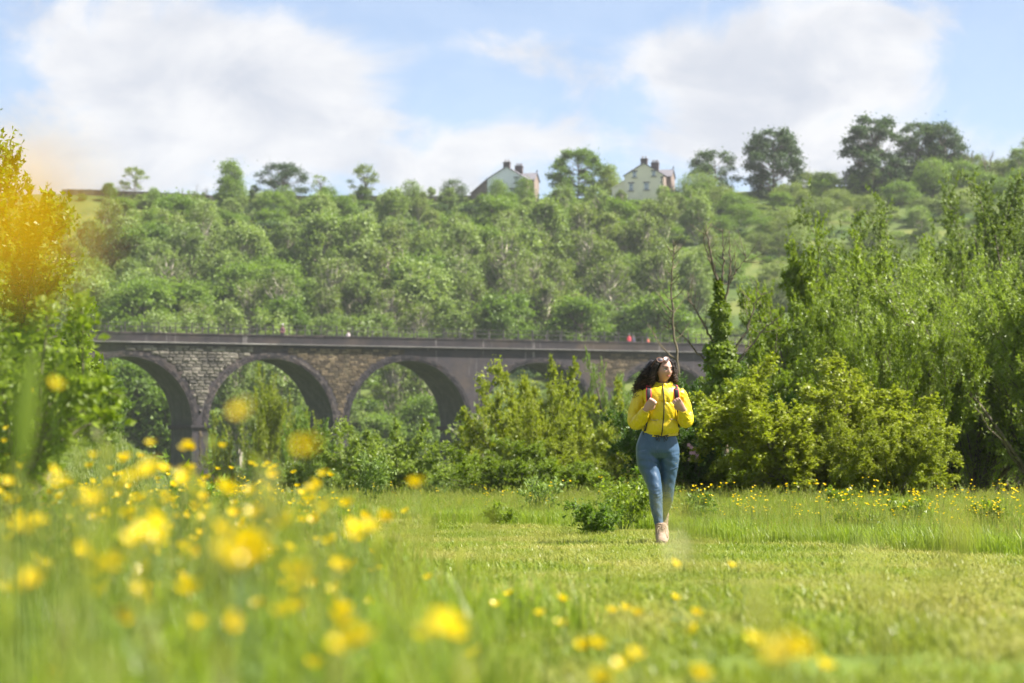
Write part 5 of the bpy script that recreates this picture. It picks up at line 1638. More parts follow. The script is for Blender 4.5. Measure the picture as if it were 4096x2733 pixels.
M_red = simple_mat('red_nylon', (.58, .045, .05), .5)
M_lip = simple_mat('lips', (.42, .14, .13), .4)
M_eyew = simple_mat('eye_white', (.75, .72, .70), .25)
M_iris = simple_mat('dark_iris', (.03, .018, .012), .15)
M_brow = simple_mat('eyebrow', (.03, .02, .016), .8)
M_frame_s = simple_mat('amber_frame', (.26, .105, .05), .4)
M_lens = simple_mat('dark_lens', (.04, .028, .034), .3, spec=.2)
M_gold = simple_mat('gold', (.7, .5, .2), .25, metal=1.0)
def hair_mat():
    m, t, out = new_mat('curly_hair')
    at = t.node('ShaderNodeAttribute', attribute_name='tint')
    p = t.node('ShaderNodeBsdfPrincipled')
    t.l.new(t.ramp(at.outputs['Fac'], [(0, (.016, .011, .009)), (.5, (.032, .019, .013)), (1, (.15, .085, .045))]), p.inputs['Base Color'])
    p.inputs['Roughness'].default_value = .5; p.inputs['Specular IOR Level'].default_value = .35
    t.l.new(p.outputs[0], out.inputs[0])
    return m
M_hair = hair_mat()

def cp(cx, cy, dy=0.0):
    return ((cx - 375) / 860, dy, (1535 - cy) / 860)
def sect(rows):
    """rows (cy, x left, x right, depth centre, depth radius) -> centres, half widths, half depths"""
    P = np.array([((a + b) / 2, 0, 0) for _, a, b, _, _ in rows])
    P = np.array([cp((a + b) / 2, cy_, d) for cy_, a, b, d, _ in rows])
    A = np.array([(b - a) / 2 / 860 for _, a, b, _, _ in rows]); B = np.array([q for *_, q in rows])
    return P, A, B
def dense(rows, n):
    P, A, B = sect(rows)
    Q = crspline(np.concatenate([P, A[:, None], B[:, None]], 1), n)
    return Q[:, :3], Q[:, 3], Q[:, 4]

def build_woman():
    D = 22.0
    x = X_at(2641, D); z0 = h1(x, D)
    z0 += .012
    root = empty('person', (x, D - .0, z0 + .01))
    tag(root, 'woman in yellow puffer jacket and blue trousers walking across the meadow', 'person')
    rgw = np.random.default_rng(12)
    # ---------- body: one continuous surface, mostly under the clothes
    g = Geo()
    YAW = R_(30)
    hc = np.array(cp(402, 178, -.02))
    Rz = np.array(Matrix.Rotation(YAW, 3, 'Z')); Rt = np.array(Matrix.Rotation(R_(4), 3, 'Y'))
    HR = Rz @ Rt
    nu, nv = 96, 72
    th = np.linspace(.02, math.pi - .02, nv)[:, None]; ph = (np.arange(nu) / nu * 2 * np.pi)[None]
    ux, uy, uz = np.sin(th) * np.cos(ph), np.sin(th) * np.sin(ph), np.cos(th) + 0 * ph
    G = lambda a, b, s: np.exp(-((a - b) / s) ** 2)
    low = np.clip(-uz, 0, 1)
    wx = .071 * (1 - .30 * low ** 1.6 + .03 * G(uz, -.15, .25))
    wy = np.where(uy < 0, .090 - .012 * low, .098 - .03 * low)
    vx, vy, vz = ux * wx, uy * wy, uz * .113
    fr = np.clip(-uy, 0, 1)
    X_, Z_ = vx / .071, vz / .113
    push = .020 * G(X_, 0, .17) * np.exp(-np.where(Z_ > -.22, ((Z_ + .22) / .30) ** 2, ((Z_ + .22) / .09) ** 2))     # nose
    push += .004 * G(X_, 0, .35) * G(Z_, -.47, .10) + .010 * G(X_, 0, .34) * G(Z_, -.86, .16)                      # lips, chin
    push -= .011 * (G(X_, .42, .20) + G(X_, -.42, .20)) * G(Z_, .06, .13)                                          # eye sockets
    push += .004 * (G(X_, .42, .3) + G(X_, -.42, .3)) * G(Z_, .24, .09)                                            # brow ridge
    push += .005 * (G(X_, .55, .25) + G(X_, -.55, .25)) * G(Z_, -.2, .2)                                           # cheeks
    vy = vy - push * fr ** .5
    V = np.stack([vx, vy, vz], -1) @ HR.T + hc
    i = np.arange(nv - 1)[:, None] * nu; j = np.arange(nu)[None]
    g.add(V, np.stack([i + j, i + nu + j, i + nu + (j + 1) % nu, i + (j + 1) % nu], -1).reshape(-1, 4))
    def head(p):
        return HR @ np.array(p) + hc
    for sd in (-1, 1):                                                                                             # ears
        ball(g, head((sd * .071, .012, -.008)), (.012, .018, .030), 12, 10, rot=HR)
    etube(g, [cp(398, 345, .03), cp(400, 300, .02), head((0, .02, -.05))], [.058, .050, .048], [.055, .052, .05])
    etube(g, *dense([(330, 262, 500, .03, .085), (400, 285, 490, .01, .10), (520, 290, 480, .01, .09), (640, 280, 480, .01, .09), (760, 215, 500, .02, .11), (850, 210, 500, .02, .1)], 20))
    LEG_F = [(850, 200, 352, .02, .085), (950, 224, 358, -.03, .08), (1060, 272, 370, -.09, .06), (1200, 292, 375, -.12, .05), (1395, 338, 382, -.15, .036), (1450, 345, 385, -.15, .04)]
    LEG_R = [(850, 366, 510, .03, .085), (950, 374, 502, .05, .08), (1060, 382, 482, .06, .06), (1170, 388, 472, .09, .05), (1250, 392, 458, .28, .042), (1330, 400, 436, .44, .036), (1380, 402, 440, .50, .04)]
    for rows in (LEG_F, LEG_R):
        P, A, B = dense(rows, 24); etube(g, P, A, B)
    ARM_L = [(240, 352, .03), (205, 430, .035), (180, 530, .03), (182, 575, .0), (212, 560, -.09), (240, 510, -.165), (252, 486, -.185)]
    ARM_R = [(510, 352, .03), (545, 430, .035), (572, 530, .03), (572, 562, .0), (556, 548, -.09), (546, 506, -.165), (540, 484, -.185)]
    for rows in (ARM_L, ARM_R):
        P = crspline(np.array([cp(*q) for q in rows]), 24)
        etube(g, P, np.linspace(.045, .026, 24), np.linspace(.045, .023, 24))
    def hand(wr, kn, mir):
        w_, k_ = np.array(cp(*wr)), np.array(cp(*kn))
        d = nrm(k_ - w_)
        perp = nrm(np.cross(d, np.array([0, 1.0, 0]))) * mir                # towards the little finger
        back = np.array([0, -1.0, 0])
        etube(g, [w_ - d * .02, w_ + d * .012, w_ + d * .045, k_, k_ + d * .008], [.024, .030, .038, .040, .032], [.02, .018, .017, .015, .010], wd=perp, pw=2.4)
        for q, (off, ln) in enumerate(((-.029, .95), (-.010, 1.05), (.010, 1.0), (.028, .82))):
            s = k_ + perp * off + back * .002
            sp = perp * off * .12
            P = [s - d * .012, s + d * .012 * ln + back * .006 + sp, s + d * .030 * ln + back * .003 + sp, s + d * .040 * ln - back * .016 + sp, s + d * .032 * ln - back * .034 + sp, s + d * .016 * ln - back * .040]
            etube(g, crspline(np.array(P), 12), np.linspace(.0098, .0080, 12), np.linspace(.0098, .0080, 12), sides=10, wd=perp)
        s = w_ + d * .022 - perp * .026
        P = [s, s - perp * .018 + d * .018 - back * .008, s - perp * .020 + d * .042 - back * .016, s - perp * .012 + d * .062 - back * .020]
        etube(g, crspline(np.array(P), 10), np.linspace(.0125, .009, 10), np.linspace(.0115, .0085, 10), sides=10, wd=(0, 1, 0))
        return k_, d, perp
    hl = hand((252, 486, -.190), (292, 438, -.205), 1)
    hr = hand((543, 486, -.190), (502, 436, -.205), -1)
    body = link('body', fuse('body', g, M_skin, .0056, 4), root)
    # face details sit on the head
    def face_surf(fx, fz):
        k = int(np.argmin((vx - fx) ** 2 + (vz - fz) ** 2 + np.where(vy > 0, 1, 0))); return float(vy.ravel()[k])
    for sd in (-1, 1):
        ex, ez = sd * .0305, .004
        ey = face_surf(ex, ez)
        g = Geo(); ball(g, head((ex, ey + .004, ez)), (.0135, .009, .0062), 14, 10, rot=HR)
        e = link('eye', g.mesh('eye', M_eyew, True), body)
        g = Geo(); ball(g, head((ex + .003, ey - .0035, ez)), (.0065, .0035, .0062), 12, 8, rot=HR); link('iris', g.mesh('iris', M_iris, True), e)
        g = Geo()
        P = [head((ex + sd * u - .000, face_surf(ex + sd * u, ez + .007) - .0022, ez + .0068 - 18 * (u) ** 2)) for u in np.linspace(-.014, .016, 7)]
        g.tubes(np.array(P), np.full(7, .0024), 5); link('eyelash', g.mesh('eyelash', M_brow, True), e)
        g = Geo()
        P = [head((ex + sd * u, face_surf(ex + sd * u, ez + .022) - .002, ez + .0215 + .003 * math.sin((u + .02) / .04 * 3.0))) for u in np.linspace(-.020, .023, 8)]
        g.tubes(np.array(P), np.array([.0022, .0032, .0034, .0034, .0032, .0028, .0022, .0015]), 5); link('eyebrow', g.mesh('eyebrow', M_brow, True), body)
    g = Geo()
    us = np.linspace(-.024, .024, 11)
    for zz, rr in ((-.0495, .0030), (-.0555, .0038)):
        P = np.array([head((u, face_surf(u, zz) - .0012 + .0 * u, zz + 5.0 * u * u)) for u in us])
        g.tubes(P, rr * np.clip(1 - (np.abs(us) / .026) ** 3, .15, 1), 6)
    link('lips', g.mesh('lips', M_lip, True), body)
    g = Geo(); ball(g, head((-.076, .004, -.036)), (.004, .004, .004), 10, 8); link('earring', g.mesh('earring', M_gold, True), body)
    g = Geo()
    rc_, rd_, rp_ = hl[0] + hl[1] * .016 + hl[2] * .012, hl[1], hl[2]
    a = np.linspace(0, 6.283, 17)
    g.tubes(rc_ + np.outer(np.cos(a), rp_) * .0108 + np.outer(np.sin(a), [0, 1., 0]) * .0108, np.full(17, .002), 5)
    link('ring', g.mesh('ring', M_gold, True), body)

    # ---------- trousers
    g = Geo()
    P, A, B = dense([(665, 232, 498, .012, .108), (700, 214, 507, .015, .118), (745, 196, 518, .02, .130), (790, 184, 525, .025, .138), (835, 186, 524, .025, .132), (872, 196, 515, .02, .105)], 24)
    etube(g, P, A, B, 40, pw=2.2)
    PF = [(820, 184, 362, .015, .115), (870, 187, 366, .005, .112), (920, 197, 368, -.01, .106), (970, 221, 371, -.03, .098), (1030, 249, 376, -.06, .088), (1090, 270, 382, -.09, .078), (1130, 278, 384, -.105, .072), (1180, 281, 385, -.11, .068),
          (1240, 288, 385, -.115, .064), (1300, 303, 386, -.125, .057), (1350, 315, 388, -.135, .050), (1400, 326, 391, -.145, .045)]
    PR = [(820, 356, 526, .025, .115), (870, 360, 524, .03, .112), (920, 363, 518, .035, .106), (970, 367, 509, .04, .098), (1030, 371, 498, .045, .088), (1090, 376, 488, .05, .078), (1150, 379, 482, .065, .072), (1200, 382, 476, .13, .068),
          (1250, 385, 465, .24, .058), (1300, 388, 452, .36, .050), (1338, 391, 443, .43, .046)]
    def wrk(seed, knee):
        r = np.random.default_rng(seed)
        def f(t, a):
            return .0035 * np.sin(26 * t * 6.28 + 3 * np.sin(a + seed) + 2 * np.cos(2 * a)) * (np.exp(-((t - knee) / .10) ** 2) + .8 * np.exp(-((t - 1) / .10) ** 2) + .5 * np.exp(-((t - .05) / .12) ** 2)) \
                 + .0016 * np.sin(9 * t * 6.28 + 4 * a)
        return f
    for rows, sd, kn in ((PF, 3, .60), (PR, 5, .66)):
        P, A, B = dense(rows, 70); etube(g, P, A, B, 40, disp=wrk(sd, kn))
    tr = link('trousers', fuse('trousers', g, M_trouser, .006, 4), root)
    # seams over the thighs and pocket lines
    tv = np.array([v.co for v in tr.data.vertices])
    def front_of(mesh_v, X, Z, pad):
        d = (mesh_v[:, 0] - X) ** 2 + (mesh_v[:, 2] - Z) ** 2
        k = np.argsort(d)[:40]; c = mesh_v[k]; c = c[d[k] < .0004] if (d[k] < .0004).any() else c[:4]
        return float(c[:, 1].min()) - pad
    def line_on(mesh_v, pts, rad, mat, name, parent, n=18, pad=.0):
        Q = crspline(np.array([cp(*p) for p in pts]), n)
        Q[:, 1] = [front_of(mesh_v, q[0], q[2], pad) for q in Q]
        Q[1:-1, 1] = (Q[:-2, 1] + Q[1:-1, 1] + Q[2:, 1]) / 3
        g = Geo(); g.tubes(Q, np.full(n, rad), 5); return link(name, g.mesh(name, mat, True), parent)
    line_on(tv, [(192, 872), (250, 872), (310, 885), (362, 915)], .0022, M_trouser, 'seam', tr)
    line_on(tv, [(372, 985), (420, 965), (470, 948), (512, 930)], .0022, M_trouser, 'seam', tr)
    line_on(tv, [(240, 705), (280, 745), (320, 790), (350, 840)], .0018, M_trouser, 'seam', tr)
    M_logo = simple_mat('pale_print', (.42, .42, .36), .5)
    g = Geo()                                                       # small tick mark printed on the thigh
    tick = [(484, 896), (487, 907), (494, 909), (511, 893), (497, 902), (491, 903)]
    pts = np.array([cp(*t_) for t_ in tick]); yv = front_of(tv, *(np.array(cp(497, 902))[[0, 2]]), .004)
    pts[:, 1] = yv
    g.add(pts, [[0, 1, 5, 5], [1, 2, 4, 5], [2, 3, 4, 4]]); link('tick_mark', g.mesh('tick_mark', M_logo), tr)

    # ---------- boots
    def boot(ax, heel_z, fwd, pitch, parent_loc):
        bt_ = Geo()
        etube(bt_, crspline(np.array([(0, .02, .190), (0, .015, .15), (0, .01, .10), (0, .0, .055)]), 12), np.linspace(.049, .043, 12), np.linspace(.056, .062, 12), 28)
        etube(bt_, crspline(np.array([(0, .075, .055), (0, .03, .065), (0, -.04, .070), (0, -.10, .055), (0, -.150, .043), (0, -.175, .036)]), 20), crspline(np.array([[.030], [.040], [.045], [.049], [.046], [.028]]), 20)[:, 0], crspline(np.array([[.045], [.060], [.058], [.046], [.036], [.020]]), 20)[:, 0], 28)
        etube(bt_, np.array([(0, .02, .172), (0, .022, .198)]), [.053, .051], [.058, .058], 28)
        up = fuse('boot', bt_, M_boot, .006, 3)
        o = link('boot', up, root, parent_loc, (pitch, 0, ax))
        s = Geo()
        etube(s, crspline(np.array([(0, .085, .016), (0, .05, .016), (0, -.04, .016), (0, -.11, .016), (0, -.165, .018), (0, -.185, .020)]), 20), crspline(np.array([[.022], [.038], [.040], [.050], [.045], [.022]]), 20)[:, 0], np.full(20, .015), 20, pw=3)
        link('sole', s.mesh('sole', M_sole, True), o)
        l_ = Geo()
        for k in range(6):
            zz = .080 + k * .016; yy = -.092 + k * .0155 - .010
            a_, b_ = (-.026, yy, zz), (.026, yy + .012, zz + .02)
            for p, q in ((a_, b_), ((.026, yy, zz), (-.026, yy + .012, zz + .02))):
                m_ = ((p[0] + q[0]) / 2, (p[1] + q[1]) / 2 - .008, (p[2] + q[2]) / 2)
                l_.tubes(crspline(np.array([p, m_, q]), 6), np.full(6, .0030), 5)
        for sd in (-1, 1):
            l_.tubes(crspline(np.array([(0, -.030, .172), (sd * .028, -.055, .182), (sd * .048, -.040, .155), (sd * .012, -.055, .165)]), 10), np.full(10, .0028), 5)
            l_.tubes(crspline(np.array([(0, -.035, .17), (sd * .034, -.070, .150), (sd * .038, -.075, .118)]), 8), np.full(8, .0028), 5)
        link('laces', l_.mesh('laces', M_lace, True), o)
    boot(R_(4), 0, 0, R_(3), (cp(366, 0)[0], -.15, -.002))
    boot(R_(-4), 0, 0, R_(28), (cp(426, 0)[0], .53, .085))

    # ---------- jacket
    JR = [(700, 258, 506, .01, .105), (688, 249, 513, .01, .116), (672, 252, 509, .008, .112), (640, 243, 515, .005, .125), (600, 244, 514, .0, .130), (556, 250, 509, -.004, .130), (500, 253, 511, -.008, .136), (450, 252, 515, -.008, .140),
          (400, 250, 518, -.004, .136), (360, 240, 524, .004, .122), (330, 246, 516, .012, .105), (312, 272, 488, .016, .085), (298, 298, 466, .018, .068)]
    seams = [702, 672, 556, 432, 318, 290]
    nR = 120
    P, A, B = dense(JR, nR)
    zz = P[:, 2]; szs = np.array([(1535 - s) / 860 for s in seams])
    def puff(z, a):
        k = np.clip(np.searchsorted(szs, z) - 1, 0, len(szs) - 2)
        u = np.clip((z - szs[k]) / (szs[k + 1] - szs[k]), 0, 1)
        ds = np.minimum(np.abs(z - szs[k]), np.abs(szs[k + 1] - z))
        b = .015 * np.sqrt(np.clip(np.sin(np.pi * u), 0, 1)) * np.clip((szs[k + 1] - szs[k]) / .12, .3, 1)
        wr = .0045 * np.sin(a * 34 + 3 * np.sin(z * 40) + 5 * np.sin(a * 3)) * np.exp(-(ds / .018) ** 2)
        wr = wr + .003 * np.sin(a * 13 + z * 60 + 2 * np.sin(a * 5 + z * 20)) * np.exp(-(ds / .05) ** 2)
        return b + wr
    g = Geo()
    etube(g, P, A, B, 120, pw=2.25, cap=False, disp=lambda t, a: puff(np.broadcast_to(zz[:, None], (nR, 120)), np.broadcast_to(a, (nR, 120))))
    jk = link('jacket', g.mesh('jacket', M_jacket, True), root)
    jv = np.array([v.co for v in jk.data.vertices])
    def sleeve(path, rad, seam_t, mir):
        P = crspline(np.array([cp(*p) for p in path]), 90); R_s = crspline(np.array(rad)[:, None], 90)[:, 0]
        st_ = np.array(seam_t)
        def dsp(t, a):
            k = np.clip(np.searchsorted(st_, t) - 1, 0, len(st_) - 2)
            u = np.clip((t - st_[k]) / (st_[k + 1] - st_[k]), 0, 1)
            ds = np.minimum(np.abs(t - st_[k]), np.abs(st_[k + 1] - t))
            return .008 * np.sqrt(np.clip(np.sin(np.pi * u), 0, 1)) + .0035 * np.sin(a * 17 + 4 * np.sin(t * 25) + 3 * np.sin(a * 2)) * np.exp(-(ds / .035) ** 2) + .002 * np.sin(a * 9 + t * 50)
        g = Geo(); etube(g, P, R_s, R_s * 1.02, 56, wd=(0, 1, 0), disp=dsp)
        return link('sleeve', g.mesh('sleeve', M_jacket, True), jk)
    rd = [.050, .058, .060, .058, .058, .056, .048, .031, .033]
    sleeve([(252, 345, .02), (222, 390, .028), (194, 470, .035), (176, 545, .03), (183, 588, -.015), (212, 572, -.085), (234, 532, -.135), (247, 500, -.172), (252, 490, -.182)], rd, [-.02, .14, .33, .52, .72, .93, 1.02], 1)
    sleeve([(510, 345, .02), (538, 390, .028), (562, 470, .035), (578, 535, .03), (574, 574, -.015), (556, 560, -.085), (548, 528, -.135), (543, 498, -.172), (541, 489, -.182)], rd, [-.02, .14, .33, .52, .72, .93, 1.02], -1)
    # collar
    g = Geo()
    a = np.linspace(0, 2 * np.pi, 61)[:-1]
    rows_ = []
    for t in np.linspace(0, 1, 10):
        cx_, cz_ = 392 + 6 * t, (1535 - (318 - 48 * t)) / 860
        rx = (.096 - .012 * t) + .008 * math.sin(t * 3.14); ry = (.082 - .008 * t) + .008 * math.sin(t * 3.14)
        dip = .014 * t * np.exp(-((a + np.pi / 2 + np.pi) % (2 * np.pi) - np.pi) ** 2 / .25)
        wv = .003 * np.sin(a * 15 + t * 5)
        rows_.append(np.stack([(cx_ - 375) / 860 + (rx + wv) * np.cos(a), .018 - .004 * t + (ry + wv) * np.sin(a), cz_ - dip + .004 * np.sin(a * 7)], 1))
    for t in np.linspace(0, 1, 5)[1:]:
        q = rows_[9].copy(); c_ = q.mean(0); q[:, :2] = c_[:2] + (q[:, :2] - c_[:2]) * (1 - .12 * min(t * 3, 1)); q[:, 2] -= .05 * t - .004; rows_.append(q)
    V = np.array(rows_); m_, s_ = V.shape[:2]
    i = np.arange(m_ - 1)[:, None] * s_; j = np.arange(s_)[None]
    g.add(V, np.stack([i + j, i + (j + 1) % s_, i + s_ + (j + 1) % s_, i + s_ + j], -1).reshape(-1, 4))
    co = link('collar', g.mesh('collar', M_jacket, True), jk)
    allj = np.concatenate([jv, V.reshape(-1, 3)])
    line_on(allj, [(391, 288), (392, 340), (396, 430), (394, 520), (388, 600), (378, 690)], .0052, M_black, 'zip', jk, 40, .001)
    g = Geo()
    for bx_, s in ((352, -1), (405, 1)):
        c0 = np.array(cp(bx_, 690)); c0[1] = front_of(jv, c0[0], .985, .006)
        g.tubes(crspline(np.array([c0, c0 + [s * .022, -.012, -.012], c0 + [s * .012, -.012, -.042], c0 + [-s * .004, -.004, -.006]]), 14), np.full(14, .0042), 5)
        g.tubes(crspline(np.array([c0, c0 + [-s * .01, -.012, -.03], c0 + [-s * .006, -.012, -.055]]), 8), np.full(8, .0042), 5)
    g.tubes(crspline(np.array([cp(320, 688, -.12), cp(352, 690, -.125), cp(380, 697, -.128), cp(410, 690, -.125), cp(432, 685, -.12)]), 14), np.full(14, .005), 5)
    link('drawcord', g.mesh('drawcord', M_black, True), jk)
    line_on(jv, [(290, 566), (320, 570), (352, 566)], .0030, M_trouser if False else M_lace, 'pocket', jk, 12, -.001)
    line_on(jv, [(448, 560), (480, 566), (502, 570)], .0030, M_lace, 'pocket', jk, 12, -.001)

    # ---------- hair
    g = Geo()
    ball(g, head((0, .018, .016)), (.077, .088, .103), 28, 18, rot=HR)
    ball(g, head((-.046, .055, -.035)), (.044, .060, .078), 20, 14, rot=HR)
    ball(g, head((.042, .045, -.025)), (.040, .06, .068), 20, 14, rot=HR)
    etube(g, crspline(np.array([cp(340, 120, .03), cp(300, 180, .05), cp(255, 260, .06), cp(225, 320, .05)]), 14), crspline(np.array([[.055], [.06], [.05], [.025]]), 14)[:, 0], crspline(np.array([[.055], [.06], [.05], [.025]]), 14)[:, 0], 18)
    hm = g.mesh('hair', M_hair, True)
    hm.attributes['tint'].data.foreach_set('value', np.full(len(hm.vertices), .0, np.float32))
    hair = link('hair', hm, root)
    g = Geo()
    n = 760; K = 42
    a_ = rgw.random(n) * 6.283; b_ = rgw.random(n)
    dd = nrm(rgw.normal(size=(n, 3)) + [0, .35, .45])
    # keep strands off the face
    ok = ~((dd[:, 1] < -.25) & (dd[:, 2] < .62))
    dd = dd[ok]; n = len(dd)
    rootp = (dd * [.076, .092, .112] + [0, .012, .010]) @ HR.T + hc
    out_ = dd @ HR.T
    left = (dd[:, 0] < .18 + rgw.normal(0, .15, n))
    E = np.zeros((n, 3)); Cc = np.zeros((n, 3))
    u1, u2, u3 = rgw.random(n), rgw.random(n), rgw.random(n)
    # left mass blown back and out, right mass shorter beside the cheek
    for k in range(n):
        if left[k]:
            t_ = u1[k] ** .8
            ex = 330 - 150 * t_ + 20 * rgw.normal(); ez_ = 308 + 95 * t_ * u2[k] + 34 * (u2[k] - .5) - 50 * (1 - t_) * u3[k]
            E[k] = cp(max(ex, 138), min(ez_, 398), .10 - .13 * u3[k])
            Cc[k] = (rootp[k] * .5 + E[k] * .5) + out_[k] * .050 + np.array([-.022, 0, .020])
        else:
            E[k] = cp(462 + 44 * u1[k], 175 + 95 * u2[k], .07 - .10 * u3[k])
            Cc[k] = (rootp[k] * .5 + E[k] * .5) + out_[k] * .045 + np.array([.02, 0, .02])
    # curls that frame the face and cover the crown
    m2 = 230
    sd2 = np.where(rgw.random(m2) < .62, -1.0, 1.0)
    ft = rgw.uniform(-.30, .55, m2); fz = rgw.uniform(.05, .95, m2)
    d2 = nrm(np.stack([sd2 * np.sqrt(np.clip(1 - fz ** 2, .05, 1)) * np.sqrt(np.clip(1 - ft ** 2, 0, 1)), ft, fz], 1))
    r2 = (d2 * [.080, .094, .113] + [0, .010, .010]) @ HR.T + hc
    e2 = np.array([cp(318 - 70 * rgw.random() ** 1.3 + 8 * rgw.normal(), 215 + 120 * rgw.random(), -.02 - .05 * rgw.random() + .06 * rgw.random()) if s_ < 0 else cp(468 + 30 * rgw.random(), 165 + 100 * rgw.random(), -.01 + .04 * rgw.random()) for s_ in sd2])
    c2 = r2 * .5 + e2 * .5 + (d2 @ HR.T) * .04
    # side-parted locks sweeping past the forehead and covering the ear
    m3 = 150
    s3 = np.where(rgw.random(m3) < .72, -1.0, 1.0)
    px3 = np.where(s3 < 0, rgw.uniform(-.75, .25, m3), rgw.uniform(.3, .8, m3))
    d3 = nrm(np.stack([px3, rgw.uniform(-.62, -.1, m3), rgw.uniform(.75, 1.0, m3)], 1))
    r3 = (d3 * [.080, .096, .114] + [0, .008, .010]) @ HR.T + hc
    c3 = np.array([cp(326 + 14 * rgw.normal(), 128 + 14 * rgw.normal(), -.075 - .03 * rgw.random()) if q < 0 else cp(470 + 6 * rgw.normal(), 120 + 12 * rgw.normal(), -.05 - .02 * rgw.random()) for q in s3])
    e3 = np.array([cp(322 - 26 * rgw.random() + 5 * rgw.normal(), 205 + 95 * rgw.random(), -.055 - .03 * rgw.random()) if q < 0 else cp(474 + 16 * rgw.random(), 185 + 60 * rgw.random(), -.02 - .02 * rgw.random()) for q in s3])
    rootp = np.concatenate([rootp, r2, r3]); Cc = np.concatenate([Cc, c2, c3]); E = np.concatenate([E, e2, e3]); n = len(rootp)
    Q = bez(rootp, Cc, E, K)
    T = nrm(np.gradient(Q, axis=1)); ref = nrm(np.cross(T, np.array([.3, 1.0, .2]))); bi = np.cross(T, ref)
    L_ = np.linalg.norm(np.diff(Q, axis=1), axis=2).sum(1)
    t = np.linspace(0, 1, K)[None]
    turns = (L_ / .032)[:, None] * rgw.uniform(.8, 1.25, (n, 1)); phs = rgw.random((n, 1)) * 6.283
    amp = (.003 + .012 * t ** .8) * rgw.uniform(.7, 1.3, (n, 1))
    Q = Q + ref[:, :, :] * (amp * np.cos(turns * t * 6.283 + phs))[..., None] + bi * (amp * np.sin(turns * t * 6.283 + phs))[..., None]
    Rr = (.0032 - .0012 * t) * rgw.uniform(.8, 1.3, (n, 1))
    g.tubes(Q, Rr, 3)
    cm_ = g.mesh('curls', M_hair, True)
    tt = np.repeat(np.clip(t ** 2.2 * rgw.uniform(.3, 1.15, (n, 1)), 0, 1).ravel(), 3)
    cm_.attributes['tint'].data.foreach_set('value', tt.astype(np.float32))
    cu = link('curls', cm_, hair)

    # ---------- sunglasses pushed up on the hair
    gl = empty('sunglasses', tuple(Vector((x, D, z0 + .01)) + Vector(cp(394, 96, -.10))))
    tag(gl, 'amber-framed sunglasses pushed up on the dark curly hair of the woman', 'sunglasses')
    M3 = Matrix.Rotation(R_(24), 3, 'Z') @ Matrix.Rotation(R_(-28), 3, 'X') @ Matrix.Rotation(R_(-7), 3, 'Y')
    M3 = np.array(M3)
    a = np.linspace(0, 2 * np.pi, 29)
    fr = Geo()
    for sd in (-1, 1):
        sh = np.stack([sd * .034 + .030 * np.cos(a) * (1 + .06 * np.sin(a)), 0 * a + .004 * np.cos(a) * sd, .024 * np.sin(a) + .004 * sd * np.cos(a)], 1)
        fr.tubes(sh @ M3.T, np.full(29, .0026), 6)
        ln = Geo()
        inner = sh[:-1] * [1, 1, 1]
        c_ = inner.mean(0)
        V = np.concatenate([inner @ M3.T, (c_ + (inner - c_) * .5 + [0, -.002, 0]) @ M3.T, np.repeat((c_ + [0, -.003, 0])[None] @ M3.T, 28, 0)])
        j = np.arange(28)
        f = np.concatenate([np.stack([j, (j + 1) % 28, 28 + (j + 1) % 28, 28 + j], 1), np.stack([28 + j, 28 + (j + 1) % 28, 56 + (j + 1) % 28, 56 + j], 1)])
        ln.add(V, f); link('lens', ln.mesh('lens', M_lens, True), gl)
        tm = Geo(); tm.tubes(crspline(np.array([(sd * .064, 0, .008), (sd * .074, .05, .004), (sd * .072, .12, -.006)]), 8) @ M3.T, np.full(8, .0024), 5)
        link('temple', tm.mesh('temple', M_frame_s, True), gl)
    fr.tubes(crspline(np.array([(-.006, 0, .006), (0, -.003, .010), (.006, 0, .006)]), 6) @ M3.T, np.full(6, .0028), 5)
    link('frame', fr.mesh('frame', M_frame_s, True), gl)

    # ---------- backpack
    off = Vector((x, D, z0 + .01))
    bp = empty('backpack', tuple(off + Vector((0, .25, 1.0))))
    tag(bp, 'red and black backpack worn on the back of the woman', 'backpack')
    inv = np.array((0, .25, 1.0))
    g = Geo()
    P, A, B = dense([(705, 330, 500, .22, .07), (680, 280, 528, .225, .095), (600, 268, 532, .24, .115), (500, 272, 520, .24, .115), (400, 280, 508, .23, .105), (340, 295, 490, .21, .085), (318, 320, 465, .20, .05)], 24)
    etube(g, P - inv, A, B, 32, pw=3)
    link('pack_body', g.mesh('pack_body', M_red, True), bp)
    g = Geo()
    etube(g, np.array([cp(392, 610, .36), cp(392, 500, .37), cp(392, 430, .35)]) - inv, [.09, .10, .08], [.03, .035, .03], 24, pw=3)
    link('front_pocket', g.mesh('front_pocket', M_black, True), bp)
    def ribbon(Q, w_, th, mat, name, parent, side=(1, 0, 0)):
        g = Geo(); etube(g, Q - inv, np.full(len(Q), w_ / 2), np.full(len(Q), th / 2), 14, wd=side, pw=4)
        return link(name, g.mesh(name, mat, True), parent)
    for pts, sd, tail in (([(292, 300, .10), (288, 296, .04), (284, 305, -.05), (280, 335, 0), (279, 375, 0), (281, 415, 0), (284, 450, 0)], -1, [(284, 455, 0), (276, 520, 0), (264, 590, 0), (254, 640, -.07), (250, 660, .05)]),
                          ([(478, 300, .10), (482, 296, .04), (488, 305, -.05), (495, 335, 0), (497, 375, 0), (499, 415, 0), (499, 450, 0)], 1, [(499, 455, 0), (505, 520, 0), (513, 590, -.04), (519, 650, .02), (520, 690, .06)])):
        def fit(pp, pad, n):
            Q = crspline(np.array([cp(*p) for p in pp]), n)
            for q in Q:
                if q[2] < 1.41 and q[1] < .0: 
                    q[1] = min(q[1], front_of(jv, q[0], q[2], pad))
                elif q[2] < 1.41 and abs(q[1]) < .004: q[1] = front_of(jv, q[0], q[2], pad)
            Q[1:-1, 1] = (Q[:-2, 1] + Q[1:-1, 1] + Q[2:, 1]) / 3
            return Q
